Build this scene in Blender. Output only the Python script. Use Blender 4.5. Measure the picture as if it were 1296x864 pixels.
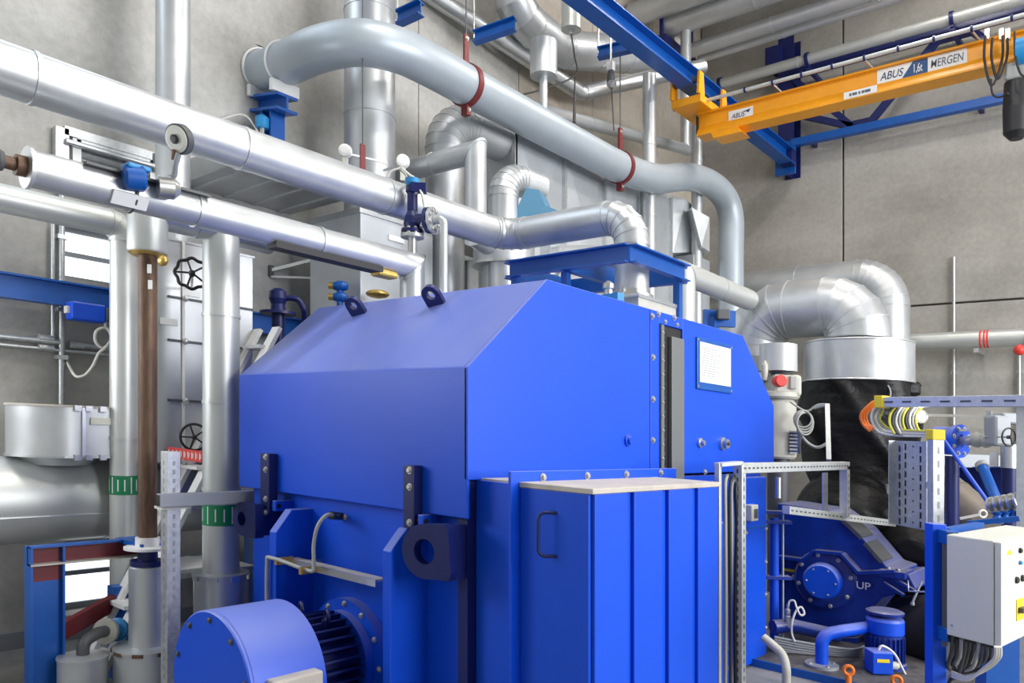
import bpy, bmesh, math, random
from mathutils import Vector, Matrix
random.seed(7)
for o in list(bpy.data.objects):
    bpy.data.objects.remove(o, do_unlink=True)
S = bpy.context.scene
COL = S.collection
V = Vector

# ------------------------------------------------------------------ camera, sky, lights
FPX, CX, HOR, KS = 973.0, 648.0, 546.0, 0.0405      # focal length in px (1296 wide), horizon row, slight lean of the hall
EYE = 1.7
cs, sn = 0.76, 0.65
cam_d = bpy.data.cameras.new('camera')
cam = bpy.data.objects.new('camera', cam_d)
COL.objects.link(cam)
cam_d.sensor_width = 36.0
cam_d.lens = FPX / 1296.0 * 36.0
cam_d.shift_y = (HOR - 432.0) / 1296.0
cam_d.clip_start = 0.05
cam_d.clip_end = 200
cam.location = (0, 0, EYE)
cam.rotation_euler = (math.radians(90), 0, math.atan2(sn, cs))
S.camera = cam

w = bpy.data.worlds.new('hall_daylight')
S.world = w
w.use_nodes = True
bg = w.node_tree.nodes['Background']
bg.inputs[0].default_value = (0.86, 0.93, 1.0, 1)
bg.inputs[1].default_value = 0.22

S.view_settings.view_transform = 'Standard'
S.view_settings.look = 'None'
S.view_settings.gamma = 1.0
S.view_settings.exposure = 0.0
S.view_settings.use_curve_mapping = False


def area_light(name, loc, target, sx, sy, power, col):
    l = bpy.data.lights.new(name, 'AREA')
    l.shape = 'RECTANGLE'
    l.size, l.size_y, l.energy, l.color = sx, sy, power, col
    o = bpy.data.objects.new(name, l)
    COL.objects.link(o)
    o.location = loc
    o.rotation_euler = (V(target) - V(loc)).to_track_quat('-Z', 'Y').to_euler()
    return o


# daylight from the tall glazing on the open side of the hall, and the hall's high-bay lamps
area_light('window_daylight', (7.5, 6.3, 3.8), (-2.4, 6.0, 2.2), 8, 5, 1550, (0.96, 0.97, 1.0))
area_light('added_high_light', (-6.25, -0.1, 6.85), (-2.5, 0.2, 3.6), 6.6, 2.1, 115, (0.70, 0.84, 1.0))  # unseen clerestory light, added for sheen on the hood and pipe tops
area_light('side_window_daylight', (-6.25, 0.0, 2.75), (-3.4, 2.4, 1.4), 3.1, 1.3, 110, (0.95, 0.97, 1.0))
LAMPS = [(-2.6, 3.4), (-2.2, 9.6), (0.8, 3.6), (1.2, 9.8)]

# ------------------------------------------------------------------ coordinates
# building coordinates: u along the end face of the generator, v away along the hall, w up


def sh(p):
    return V((p[0], p[1], p[2] - KS * (cs * p[0] + sn * p[1])))


def at(x, y, d=None, u=None, v=None, w=None):
    """point of the pixel ray on a plane u=, v=, w= or at depth d (building coordinates)"""
    dx = (x - CX) / FPX
    dz = (HOR + KS * (x - CX) - y) / FPX
    a, b = cs * dx - sn, sn * dx + cs
    if d is None:
        if u is not None:
            d = u / a
        elif v is not None:
            d = v / b
        else:
            d = (w - EYE) / dz
    return V((d * a, d * b, EYE + d * dz))


def dep(p):
    return -sn * p[0] + cs * p[1]


def pxr(npx, p):
    """size in metres of npx pixels at the distance of p"""
    return npx * dep(p) / FPX


WL = {}


def put(o, world, parent=None):
    COL.objects.link(o)
    WL[o] = V(world)
    if parent is not None:
        o.parent = parent
        o.location = V(world) - WL[parent]
    else:
        o.location = V(world)


def tag(o, label=None, cat=None, group=None, kind=None):
    if label: o['label'] = label
    if cat: o['category'] = cat
    if group: o['group'] = group
    if kind: o['kind'] = kind
    return o


def thing(name, label, cat, loc, group=None):
    o = bpy.data.objects.new(name, None)
    o.empty_display_size = 0.1
    put(o, sh(loc))
    return tag(o, label, cat, group)


def frame_of(d):
    d = V(d).normalized()
    a = V((0, 0, 1)) if abs(d.z) < 0.9 else V((1, 0, 0))
    e1 = d.cross(a).normalized()
    return d, e1, d.cross(e1).normalized()


class MB:
    def __init__(s):
        s.v, s.f, s.sm = [], [], []

    def add(s, vs, fs, smooth=False):
        n = len(s.v)
        s.v += [V(p) for p in vs]
        s.f += [[i + n for i in f] for f in fs]
        s.sm += [smooth] * len(fs)
        return s

    def bx(s, u0, u1, v0, v1, w0, w1):
        vs = [(x, y, z) for z in (w0, w1) for x, y in ((u0, v0), (u1, v0), (u1, v1), (u0, v1))]
        return s.add(vs, [(0, 3, 2, 1), (4, 5, 6, 7), (0, 1, 5, 4), (1, 2, 6, 5), (2, 3, 7, 6), (3, 0, 4, 7)])

    def ob(s, c, a, b, e):
        """oriented box: centre and three half vectors"""
        c, a, b, e = V(c), V(a), V(b), V(e)
        if a.cross(b).dot(e) < 0: a = -a
        vs = [c + i * a + j * b + k * e for k in (-1, 1) for i, j in ((-1, -1), (1, -1), (1, 1), (-1, 1))]
        return s.add(vs, [(0, 3, 2, 1), (4, 5, 6, 7), (0, 1, 5, 4), (1, 2, 6, 5), (2, 3, 7, 6), (3, 0, 4, 7)])

    def bar(s, p, q, wid, hei, up=(0, 0, 1)):
        p, q = V(p), V(q)
        d = (q - p)
        x = d.normalized().cross(V(up))
        if x.length < 1e-4: x = V((1, 0, 0))
        x.normalize()
        y = x.cross(d.normalized()).normalized()
        return s.ob((p + q) / 2, d / 2, x * wid / 2, y * hei / 2)

    def prism(s, pts, vec):
        pts = [V(p) for p in pts]
        vec = V(vec)
        n = len(pts)
        nor = V((0, 0, 0))
        for i in range(n):
            nor += pts[i].cross(pts[(i + 1) % n])
        if nor.dot(vec) > 0: pts.reverse()
        vs = pts + [p + vec for p in pts]
        fs = [list(range(n)), list(range(2 * n - 1, n - 1, -1))]
        fs += [((i + 1) % n, i, i + n, (i + 1) % n + n) for i in range(n)]
        return s.add(vs, fs)

    def rings(s, rr, smooth=True, cap0=True, cap1=True):
        n = len(rr[0])
        vs, fs = [], []
        for r in rr: vs += list(r)
        for k in range(len(rr) - 1):
            for i in range(n):
                j = (i + 1) % n
                fs.append((k * n + i, k * n + j, (k + 1) * n + j, (k + 1) * n + i))
        s.add(vs, fs, smooth)
        if cap0: s.add(list(rr[0]), [list(range(n))[::-1]])
        if cap1: s.add(list(rr[-1]), [list(range(n))])
        return s

    def circ(s, c, d, r, n=24, e1=None):
        d, a, b = frame_of(d)
        if e1 is not None:
            a = (V(e1) - V(e1).dot(d) * d).normalized()
            b = d.cross(a)
        return [V(c) + r * (math.cos(2 * math.pi * i / n) * a + math.sin(2 * math.pi * i / n) * b) for i in range(n)]

    def cyl(s, p, q, r, r2=None, n=24, caps=True):
        p, q = V(p), V(q)
        d = q - p
        return s.rings([s.circ(p, d, r, n), s.circ(q, d, r if r2 is None else r2, n)], True, caps, caps)

    def lathe(s, o, ax, prof, n=28, smooth=False, caps=True):
        """profile of (radius, height) along ax; sharp between profile pieces unless smooth"""
        o, ax = V(o), V(ax).normalized()
        R = [s.circ(o + ax * h, ax, max(r, 1e-4), n) for r, h in prof]
        if smooth:
            s.rings(R, True, caps, caps)
        else:
            for k in range(len(R) - 1):
                s.rings([R[k], R[k + 1]], True, caps and k == 0, caps and k == len(R) - 2)
        return s

    def tube(s, pts, r, n=12, caps=True, closed=False):
        pts = [V(p) for p in pts]
        m = len(pts)
        rr = r if isinstance(r, (list, tuple)) else [r] * m
        tang = []
        for i in range(m):
            a = pts[i - 1] if (i > 0 or closed) else pts[i]
            b = pts[(i + 1) % m] if (i < m - 1 or closed) else pts[i]
            t = (b - a)
            tang.append(t.normalized() if t.length > 1e-9 else V((0, 0, 1)))
        d, e1, e2 = frame_of(tang[0])
        R = []
        for i in range(m):
            t = tang[i]
            e1 = (e1 - e1.dot(t) * t)
            if e1.length < 1e-6: e1 = frame_of(t)[1]
            e1.normalize()
            e2 = t.cross(e1)
            R.append([pts[i] + rr[i] * (math.cos(2 * math.pi * k / n) * e1 + math.sin(2 * math.pi * k / n) * e2) for k in range(n)])
        if closed: R.append(R[0])
        return s.rings(R, True, caps and not closed, caps and not closed)

    def torus(s, c, ax, R, r, n=28, m=8):
        d, a, b = frame_of(ax)
        pts = [V(c) + R * (math.cos(2 * math.pi * i / n) * a + math.sin(2 * math.pi * i / n) * b) for i in range(n)]
        return s.tube(pts, r, m, False, True)

    def band(s, c, ax, r0, r1, h, n=32):
        """flat ring (washer) of height h"""
        ax = V(ax).normalized()
        A = [s.circ(V(c) - ax * h / 2, ax, r0, n), s.circ(V(c) - ax * h / 2, ax, r1, n),
             s.circ(V(c) + ax * h / 2, ax, r1, n), s.circ(V(c) + ax * h / 2, ax, r0, n)]
        for k in range(4):
            s.rings([A[k], A[(k + 1) % 4]], k in (1, 3), False, False)
        return s

    def sphere(s, c, r, n=16, m=8, sc=(1, 1, 1)):
        c = V(c)
        R = []
        for j in range(m + 1):
            t = math.pi * j / m
            q = max(math.sin(t), 1e-3)
            R.append([c + V((sc[0] * r * q * math.cos(2 * math.pi * i / n), sc[1] * r * q * math.sin(2 * math.pi * i / n), -sc[2] * r * math.cos(t))) for i in range(n)])
        return s.rings(R, True, False, False)

    def obj(s, name, mat, parent=None, bevel=0, segs=2, origin=None):
        W = [sh(p) for p in s.v]
        if origin is not None:
            c = sh(origin)
        else:
            lo = [min(p[i] for p in W) for i in range(3)]
            hi = [max(p[i] for p in W) for i in range(3)]
            c = V(((lo[0] + hi[0]) / 2, (lo[1] + hi[1]) / 2, lo[2] if parent is None else (lo[2] + hi[2]) / 2))
        me = bpy.data.meshes.new(name)
        me.from_pydata([p - c for p in W], [], s.f)
        me.polygons.foreach_set('use_smooth', s.sm)
        me.materials.append(M[mat])
        me.validate()
        me.update()
        o = bpy.data.objects.new(name, me)
        put(o, c, parent)
        if bevel:
            b = o.modifiers.new('bevel', 'BEVEL')
            b.width, b.segments, b.limit_method = bevel, segs, 'ANGLE'
            b.harden_normals = False
        return o


def catmull(pts, k=8):
    pts = [V(p) for p in pts]
    out = []
    for i in range(len(pts) - 1):
        p0 = pts[max(i - 1, 0)]; p1 = pts[i]; p2 = pts[i + 1]; p3 = pts[min(i + 2, len(pts) - 1)]
        for j in range(k):
            t = j / k
            out.append(0.5 * ((2 * p1) + (p2 - p0) * t + (2 * p0 - 5 * p1 + 4 * p2 - p3) * t * t + (3 * p1 - p0 - 3 * p2 + p3) * t ** 3))
    out.append(pts[-1])
    return out


def fillet(pts, r, k=6):
    """polyline with its corners rounded to radius r"""
    pts = [V(p) for p in pts]
    out = [pts[0]]
    for i in range(1, len(pts) - 1):
        a = (pts[i - 1] - pts[i]); b = (pts[i + 1] - pts[i])
        la, lb = a.length, b.length
        a.normalize(); b.normalize()
        th = math.acos(max(-1, min(1, -a.dot(b))))
        if th < 0.05:
            out.append(pts[i]); continue
        t = min(r * math.tan(th / 2), la * 0.48, lb * 0.48)
        rr = t / math.tan(th / 2)
        cdir = (a + b).normalized()
        cen = pts[i] + cdir * (rr / math.cos(th / 2))
        s0 = pts[i] + a * t - cen
        s1 = pts[i] + b * t - cen
        for j in range(k + 1):
            q = j / k
            vv = s0 * math.sin((1 - q) * th) + s1 * math.sin(q * th)
            out.append(cen + vv / math.sin(th))
    out.append(pts[-1])
    return out


# ------------------------------------------------------------------ materials
M = {}


def mat(name, col, rough=0.5, metal=0.0, noise=0.0, nscale=6.0, bump=0.0, bscale=40.0, coat=0.0, rvar=0.0, emis=None, spec=0.5, stretch=None):
    m = bpy.data.materials.new(name)
    m.use_nodes = True
    nt = m.node_tree
    b = nt.nodes['Principled BSDF']
    b.inputs['Base Color'].default_value = (*col, 1)
    b.inputs['Roughness'].default_value = rough
    b.inputs['Metallic'].default_value = metal
    b.inputs['Coat Weight'].default_value = coat
    b.inputs['Coat Roughness'].default_value = 0.3
    b.inputs['Specular IOR Level'].default_value = spec
    if emis:
        b.inputs['Emission Color'].default_value = (*emis[0], 1)
        b.inputs['Emission Strength'].default_value = emis[1]
    if noise or bump or rvar:
        geo = nt.nodes.new('ShaderNodeNewGeometry')
        vec = geo.outputs['Position']
        if stretch:
            mp = nt.nodes.new('ShaderNodeMapping')
            mp.inputs['Scale'].default_value = stretch
            nt.links.new(vec, mp.inputs['Vector'])
            vec = mp.outputs['Vector']
    if noise or rvar:
        n = nt.nodes.new('ShaderNodeTexNoise')
        n.inputs['Scale'].default_value = nscale
        n.inputs['Detail'].default_value = 6
        n.inputs['Roughness'].default_value = 0.65
        nt.links.new(vec, n.inputs['Vector'])
        if noise:
            r = nt.nodes.new('ShaderNodeMapRange')
            r.inputs['From Min'].default_value = 0.3
            r.inputs['From Max'].default_value = 0.7
            r.inputs['To Min'].default_value = 1 - noise
            r.inputs['To Max'].default_value = 1 + noise
            nt.links.new(n.outputs['Fac'], r.inputs['Value'])
            mx = nt.nodes.new('ShaderNodeMix')
            mx.data_type = 'RGBA'
            mx.blend_type = 'MULTIPLY'
            mx.inputs[0].default_value = 1
            mx.inputs[6].default_value = (*col, 1)
            nt.links.new(r.outputs[0], mx.inputs[7])
            nt.links.new(mx.outputs[2], b.inputs['Base Color'])
        if rvar:
            r2 = nt.nodes.new('ShaderNodeMapRange')
            r2.inputs['From Min'].default_value = 0.3
            r2.inputs['From Max'].default_value = 0.7
            r2.inputs['To Min'].default_value = max(0.05, rough - rvar)
            r2.inputs['To Max'].default_value = rough + rvar
            nt.links.new(n.outputs['Fac'], r2.inputs['Value'])
            nt.links.new(r2.outputs[0], b.inputs['Roughness'])
    if bump:
        n2 = nt.nodes.new('ShaderNodeTexNoise')
        n2.inputs['Scale'].default_value = bscale
        n2.inputs['Detail'].default_value = 4
        nt.links.new(vec, n2.inputs['Vector'])
        bp = nt.nodes.new('ShaderNodeBump')
        bp.inputs['Strength'].default_value = bump
        bp.inputs['Distance'].default_value = 0.02
        nt.links.new(n2.outputs['Fac'], bp.inputs['Height'])
        nt.links.new(bp.outputs['Normal'], b.inputs['Normal'])
    M[name] = m
    return m


mat('alu', (0.56, 0.58, 0.59), 0.40, 0.66, noise=0.06, nscale=5, rvar=0.05)
mat('alu_white', (0.58, 0.60, 0.58), 0.42, 0.5, noise=0.04, nscale=4)
mat('alu_dark', (0.52, 0.54, 0.55), 0.38, 0.85, noise=0.08, nscale=6)
mat('bead', (0.86, 0.87, 0.87), 0.3, 0.8)
mat('galv', (0.56, 0.58, 0.58), 0.42, 0.75, noise=0.14, nscale=30, rvar=0.08)
mat('galv_light', (0.62, 0.64, 0.61), 0.45, 0.5, noise=0.1, nscale=25)
mat('duct_sheet', (0.55, 0.58, 0.60), 0.45, 0.55, noise=0.08, nscale=3)
mat('grey_pipe', (0.38, 0.43, 0.47), 0.42, 0.25, noise=0.05, nscale=4)
mat('gen_blue', (0.0005, 0.072, 0.64), 0.45, 0.0, noise=0.05, nscale=2.0, spec=0.35, coat=0.12, bump=0.02, bscale=60)
mat('beam_blue', (0.001, 0.085, 0.38), 0.4, 0.0, noise=0.1, nscale=5)
mat('machine_blue', (0.003, 0.028, 0.27), 0.38, 0.0, noise=0.25, nscale=7, coat=0.2, bump=0.05, bscale=30)
mat('navy', (0.006, 0.012, 0.10), 0.4, 0.0, noise=0.1, nscale=8)
mat('tank_top', (0.085, 0.08, 0.08), 0.7, 0.0, noise=0.5, nscale=14)
mat('dusty', (0.50, 0.46, 0.40), 0.7, 0.0, noise=0.12, nscale=8)
mat('crane_yellow', (0.86, 0.35, 0.008), 0.4, 0.0, noise=0.06, nscale=6)
mat('red_paint', (0.15, 0.014, 0.016), 0.5, 0.0, noise=0.15, nscale=8)
mat('signal_red', (0.75, 0.05, 0.04), 0.45)
mat('black', (0.012, 0.012, 0.014), 0.45)
mat('rubber', (0.02, 0.02, 0.022), 0.6)
mat('dark_grey', (0.09, 0.095, 0.10), 0.5, 0.2)
mat('gasket_grey', (0.17, 0.18, 0.18), 0.5, 0.2)
mat('steel', (0.62, 0.62, 0.60), 0.3, 0.9)
mat('bolt', (0.55, 0.54, 0.50), 0.35, 0.8)
mat('cable_grey', (0.35, 0.36, 0.34), 0.55)
mat('cable_dark', (0.05, 0.05, 0.05), 0.5)
mat('cable_white', (0.72, 0.70, 0.64), 0.5)
mat('orange', (0.85, 0.20, 0.02), 0.45)
mat('cable_yellow', (0.65, 0.62, 0.06), 0.5)
mat('cap_yellow', (0.85, 0.65, 0.02), 0.45)
mat('cabinet', (0.66, 0.66, 0.58), 0.42, 0.0, noise=0.02, nscale=3)
mat('beige', (0.52, 0.51, 0.44), 0.5, 0.0, noise=0.08, nscale=12)
mat('rust', (0.13, 0.075, 0.045), 0.55, 0.3, noise=0.4, nscale=12, stretch=(3, 3, 0.6))
mat('brass', (0.62, 0.42, 0.12), 0.35, 0.8, noise=0.15, nscale=30)
mat('green', (0.0, 0.22, 0.08), 0.5)
mat('white', (0.8, 0.8, 0.78), 0.5)
mat('paper', (0.82, 0.84, 0.82), 0.6)
mat('ink', (0.10, 0.12, 0.16), 0.6)
mat('print_navy', (0.008, 0.03, 0.12), 0.5)
mat('print_blue', (0.012, 0.07, 0.20), 0.5)
mat('fabric_black', (0.006, 0.006, 0.0065), 0.42, 0.0, noise=0.3, nscale=9, bump=1.0, bscale=6, spec=0.26, stretch=(1, 1, 1.6))
mat('dusty_brown', (0.21, 0.18, 0.15), 0.5, 0.3, noise=0.15, nscale=6)
mat('pale_blue', (0.10, 0.26, 0.40), 0.45, 0.2)
mat('light_blue', (0.02, 0.25, 0.55), 0.4)
mat('window_light', (0.8, 0.85, 0.95), 0.2, emis=((0.90, 0.95, 1.0), 1.6))
mat('lamp_light', (0.9, 0.9, 0.9), 0.3, emis=((1.0, 0.97, 0.92), 12))
mat('frame_grey', (0.32, 0.34, 0.36), 0.5, 0.3)


def dust_sheen_top(name, dust, amount):
    """settled dust on upward faces; for gen_blue also a painted sheen"""
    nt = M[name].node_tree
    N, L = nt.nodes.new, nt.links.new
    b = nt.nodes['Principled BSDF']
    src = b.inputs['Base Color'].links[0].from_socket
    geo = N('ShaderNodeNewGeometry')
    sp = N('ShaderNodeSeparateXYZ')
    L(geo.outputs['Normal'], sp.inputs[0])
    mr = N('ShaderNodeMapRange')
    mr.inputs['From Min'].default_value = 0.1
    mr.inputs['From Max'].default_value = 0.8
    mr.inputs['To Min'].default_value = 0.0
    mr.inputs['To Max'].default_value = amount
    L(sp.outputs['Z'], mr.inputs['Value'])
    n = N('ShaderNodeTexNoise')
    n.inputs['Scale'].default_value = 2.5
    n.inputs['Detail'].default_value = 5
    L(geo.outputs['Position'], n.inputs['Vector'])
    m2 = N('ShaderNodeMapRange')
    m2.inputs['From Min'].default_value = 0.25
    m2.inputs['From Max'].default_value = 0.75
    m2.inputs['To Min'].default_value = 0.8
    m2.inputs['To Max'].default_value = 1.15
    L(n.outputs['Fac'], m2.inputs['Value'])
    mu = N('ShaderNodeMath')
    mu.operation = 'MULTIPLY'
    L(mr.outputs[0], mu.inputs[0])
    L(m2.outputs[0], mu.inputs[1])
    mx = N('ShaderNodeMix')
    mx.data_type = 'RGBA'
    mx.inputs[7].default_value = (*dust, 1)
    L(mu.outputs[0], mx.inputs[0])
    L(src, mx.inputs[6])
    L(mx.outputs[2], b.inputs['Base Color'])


dust_sheen_top('gen_blue', (0.42, 0.44, 0.50), 0.38)  # hood slope's pale sheen put into the colour along with dust
dust_sheen_top('machine_blue', (0.34, 0.33, 0.32), 0.5)


def concrete(name, col, dark, scale=0.5):
    m = bpy.data.materials.new(name)
    m.use_nodes = True
    nt = m.node_tree
    N, L = nt.nodes.new, nt.links.new
    b = nt.nodes['Principled BSDF']
    b.inputs['Roughness'].default_value = 0.8
    geo = N('ShaderNodeNewGeometry')
    n1 = N('ShaderNodeTexNoise'); n1.inputs['Scale'].default_value = scale; n1.inputs['Detail'].default_value = 7; n1.inputs['Roughness'].default_value = 0.62
    n2 = N('ShaderNodeTexNoise'); n2.inputs['Scale'].default_value = 14; n2.inputs['Detail'].default_value = 8; n2.inputs['Roughness'].default_value = 0.7
    mp = N('ShaderNodeMapping'); mp.inputs['Scale'].default_value = (0.35, 0.35, 1.6)
    L(geo.outputs['Position'], mp.inputs['Vector'])
    n3 = N('ShaderNodeTexNoise'); n3.inputs['Scale'].default_value = 0.9; n3.inputs['Detail'].default_value = 3
    L(mp.outputs['Vector'], n3.inputs['Vector'])
    for n in (n1, n2): L(geo.outputs['Position'], n.inputs['Vector'])
    r = N('ShaderNodeValToRGB')
    r.color_ramp.elements[0].position = 0.33; r.color_ramp.elements[0].color = (*dark, 1)
    r.color_ramp.elements[1].position = 0.62; r.color_ramp.elements[1].color = (*col, 1)
    ad = N('ShaderNodeMath'); ad.operation = 'ADD'
    h1 = N('ShaderNodeMath'); h1.operation = 'MULTIPLY'; h1.inputs[1].default_value = 0.55
    h2 = N('ShaderNodeMath'); h2.operation = 'MULTIPLY'; h2.inputs[1].default_value = 0.45
    L(n1.outputs['Fac'], h1.inputs[0]); L(n3.outputs['Fac'], h2.inputs[0])
    L(h1.outputs[0], ad.inputs[0]); L(h2.outputs[0], ad.inputs[1])
    L(ad.outputs[0], r.inputs['Fac'])
    mx = N('ShaderNodeMix'); mx.data_type = 'RGBA'; mx.blend_type = 'MULTIPLY'; mx.inputs[0].default_value = 1
    mr = N('ShaderNodeMapRange'); mr.inputs['From Min'].default_value = 0.3; mr.inputs['From Max'].default_value = 0.7; mr.inputs['To Min'].default_value = 0.86; mr.inputs['To Max'].default_value = 1.1
    L(n2.outputs['Fac'], mr.inputs['Value'])
    L(r.outputs['Color'], mx.inputs[6]); L(mr.outputs[0], mx.inputs[7])
    L(mx.outputs[2], b.inputs['Base Color'])
    bp = N('ShaderNodeBump'); bp.inputs['Strength'].default_value = 0.12; bp.inputs['Distance'].default_value = 0.02
    L(n2.outputs['Fac'], bp.inputs['Height']); L(bp.outputs['Normal'], b.inputs['Normal'])
    M[name] = m


concrete('concrete', (0.55, 0.54, 0.505), (0.28, 0.272, 0.25), 0.55)
concrete('concrete_grey', (0.43, 0.415, 0.38), (0.24, 0.23, 0.205), 0.7)
concrete('concrete_brown', (0.52, 0.47, 0.40), (0.32, 0.28, 0.23), 0.8)
concrete('floor_concrete', (0.26, 0.26, 0.25), (0.17, 0.17, 0.165), 1.2)

# ------------------------------------------------------------------ small shared pieces
_shared = {}


def shared(key, fn, mat_name):
    if key not in _shared:
        mb = fn()
        me = bpy.data.meshes.new(key)
        me.from_pydata([tuple(p) for p in mb.v], [], mb.f)
        me.polygons.foreach_set('use_smooth', mb.sm)
        me.materials.append(M[mat_name])
        _shared[key] = me
    return _shared[key]


def piece(name, me, loc, axis=(0, 0, 1), parent=None, sc=1.0):
    o = bpy.data.objects.new(name, me)
    put(o, sh(loc), parent)
    o.rotation_euler = V((0, 0, 1)).rotation_difference(V(axis).normalized()).to_euler()
    if sc != 1.0: o.scale = (sc, sc, sc)
    return o


def bolt(parent, loc, axis, r=0.012, m='bolt'):
    def fn():
        b = MB()
        b.lathe((0, 0, 0), (0, 0, 1), [(1.45, -0.02), (1.45, 0.22), (1.0, 0.22)], 12)
        b.lathe((0, 0, 0.2), (0, 0, 1), [(1.0, 0), (1.0, 0.65), (0.8, 0.85)], 6)
        return b
    return piece('bolt', shared('bolt_' + m, fn, m), loc, axis, parent, r)


def gore_section(a, b, da, na, nb, R, n=28, bead0=0, bead1=0, caps=(False, False), e1=None):
    """pipe section from plane (a, na) to plane (b, nb) running along da"""
    m = MB()
    d = V(da).normalized()
    base = m.circ((V(a) + V(b)) / 2, d, R, n, e1)

    def on(plane_p, nrm, k=1.0):
        out = []
        cc = (V(a) + V(b)) / 2
        for q in base:
            q2 = cc + (q - cc) * k
            t = (V(plane_p) - q2).dot(V(nrm)) / d.dot(V(nrm))
            out.append(q2 + d * t)
        return out
    m.rings([on(a, na), on(b, nb)], True, caps[0], caps[1])
    for pp, nn, bd, sgn in ((a, na, bead0, 1), (b, nb, bead1, -1)):
        if bd:
            o2 = V(pp) + d * (sgn * bd * 2.2)
            k = 1 + bd * 0.55 / R
            r0, r1 = on(pp, nn, k), on(o2, nn, k)
            if sgn > 0: m.rings([r0, r1], True, True, True)
            else: m.rings([r1, r0], True, True, True)
    return m


def pipe(name, label, cat, pts, R, mt='alu', bend=1.5, style='gore', ngore=5, seam=1.0, group=None, root=None, bead=0.010, n=30, part='jacket', caps=True, off=0.0):
    """clad pipe: jacket sections with swaged joints, elbows of gores / smooth / mitred"""
    pts = [V(p) for p in pts]
    if root is None:
        root = thing(name, label, cat, pts[0], group)
    P = []
    m = len(pts)
    start = pts[0]
    nst = None
    for i in range(m - 1):
        p, q = pts[i], pts[i + 1]
        d = (q - p).normalized()
        end = q
        nend = d
        if i < m - 2:
            d2 = (pts[i + 2] - q).normalized()
            th = math.acos(max(-1, min(1, d.dot(d2))))
            if style == 'mitre' or th < 0.03:
                nend = (d + d2).normalized()
            else:
                t = min(bend * R * math.tan(th / 2), (q - p).length * 0.9, (pts[i + 2] - q).length * 0.9)
                end = q - d * t
        # straight sections
        L = (end - start).dot(d)
        if L > 0.01:
            k = max(1, round(L / seam)) if seam else 1
            for j in range(k):
                a = start + d * (L * j / k)
                b = start + d * (L * (j + 1) / k)
                na = nst if (j == 0 and nst is not None) else d
                nb = nend if j == k - 1 else d
                sec = gore_section(a, b, d, na, nb, R, n, bead if (j > 0 or i > 0) else 0, 0,
                                   (caps and i == 0 and j == 0, caps and i == m - 2 and j == k - 1))
                sec.obj(part, mt, root)
        nst = d
        if i < m - 2:
            if style == 'mitre' or th < 0.03:
                start = q
                nst = nend
            else:
                rb = t / math.tan(th / 2)
                cdir = (d2 - d).normalized()
                cen = q + cdir * (rb / math.cos(th / 2))
                s0 = end - cen
                s1 = q + d2 * t - cen
                axis = d.cross(d2).normalized()
                K = ngore if style == 'gore' else 12
                C = []
                for j in range(K + 1):
                    f = j / K
                    C.append(cen + (s0 * math.sin((1 - f) * th) + s1 * math.sin(f * th)) / math.sin(th))
                nr = [axis.cross(c - cen).normalized() for c in C]
                if style == 'gore':
                    for j in range(K):
                        gore_section(C[j], C[j + 1], (C[j + 1] - C[j]), nr[j], nr[j + 1], R, n, bead * 0.8, 0, e1=axis).obj('elbow_segment', mt, root)
                else:
                    mb = MB()
                    mb.rings([mb.circ(C[j], nr[j], R, n, axis) for j in range(K + 1)], True, False, False)
                    mb.obj('elbow', mt, root)
                start = C[-1]
                nst = d2
    return root


def flange(parent, c, ax, r0, r1, h, nb, mt='galv', name='flange', br=0.012):
    f = MB().band(c, ax, r0, r1, h).obj(name, mt, parent)
    d, a, b = frame_of(ax)
    for i in range(nb):
        t = 2 * math.pi * (i + 0.5) / nb
        bolt(f, V(c) + (r0 * 0.35 + r1 * 0.65) * (math.cos(t) * a + math.sin(t) * b) + d * h / 2, d, br)
    return f


def handwheel(name, label, c, ax, R, mt='black', spokes=5, wavy=False):
    root = thing(name, label, 'handwheel', c)
    d, a, b = frame_of(ax)
    m = MB()
    if wavy:
        pts = []
        for i in range(48):
            t = 2 * math.pi * i / 48
            q = R * (1 + 0.06 * math.cos(8 * t))
            pts.append(V(c) + q * (math.cos(t) * a + math.sin(t) * b))
        m.tube(pts, R * 0.11, 8, False, True)
    else:
        m.torus(c, ax, R, R * 0.10, 32, 8)
    m.obj('rim', mt, root)
    for i in range(spokes):
        t = 2 * math.pi * i / spokes
        e = V(c) + R * (math.cos(t) * a + math.sin(t) * b)
        MB().tube([V(c) + d * R * 0.12, V(c) * 0.5 + e * 0.5 + d * R * 0.10, e], R * 0.07, 6).obj('spoke', mt, root)
    MB().lathe(V(c) - d * R * 0.2, d, [(R * 0.2, 0), (R * 0.2, R * 0.4), (R * 0.1, R * 0.5)], 12).obj('hub', mt, root)
    MB().cyl(V(c) - d * R * 3.2, V(c) - d * R * 0.1, R * 0.09, None, 10).obj('stem', 'steel', root)
    return root


def text_mesh(txt, font_scale, origin, xdir, ydir, thick=0.001, shear=0.0, width=None):
    """lettering lying in the plane xdir/ydir (building coordinates)"""
    cu = bpy.data.curves.new('lettering', 'FONT')
    cu.body = txt
    cu.size = 1.0
    cu.shear = shear
    cu.offset = 0.008
    ob = bpy.data.objects.new('lettering_tmp', cu)
    COL.objects.link(ob)
    dg = bpy.context.evaluated_depsgraph_get()
    dg.update()
    me = bpy.data.meshes.new_from_object(ob.evaluated_get(dg))
    vs = [v.co.copy() for v in me.vertices]
    fs = [list(p.vertices) for p in me.polygons]
    bpy.data.objects.remove(ob)
    x0 = min(v.x for v in vs); x1 = max(v.x for v in vs)
    sx = font_scale if width is None else width / (x1 - x0)
    mb = MB()
    mb.add([V(origin) + V(xdir) * ((v.x - x0) * sx) + V(ydir) * (v.y * font_scale) for v in vs], fs)
    return mb
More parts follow.
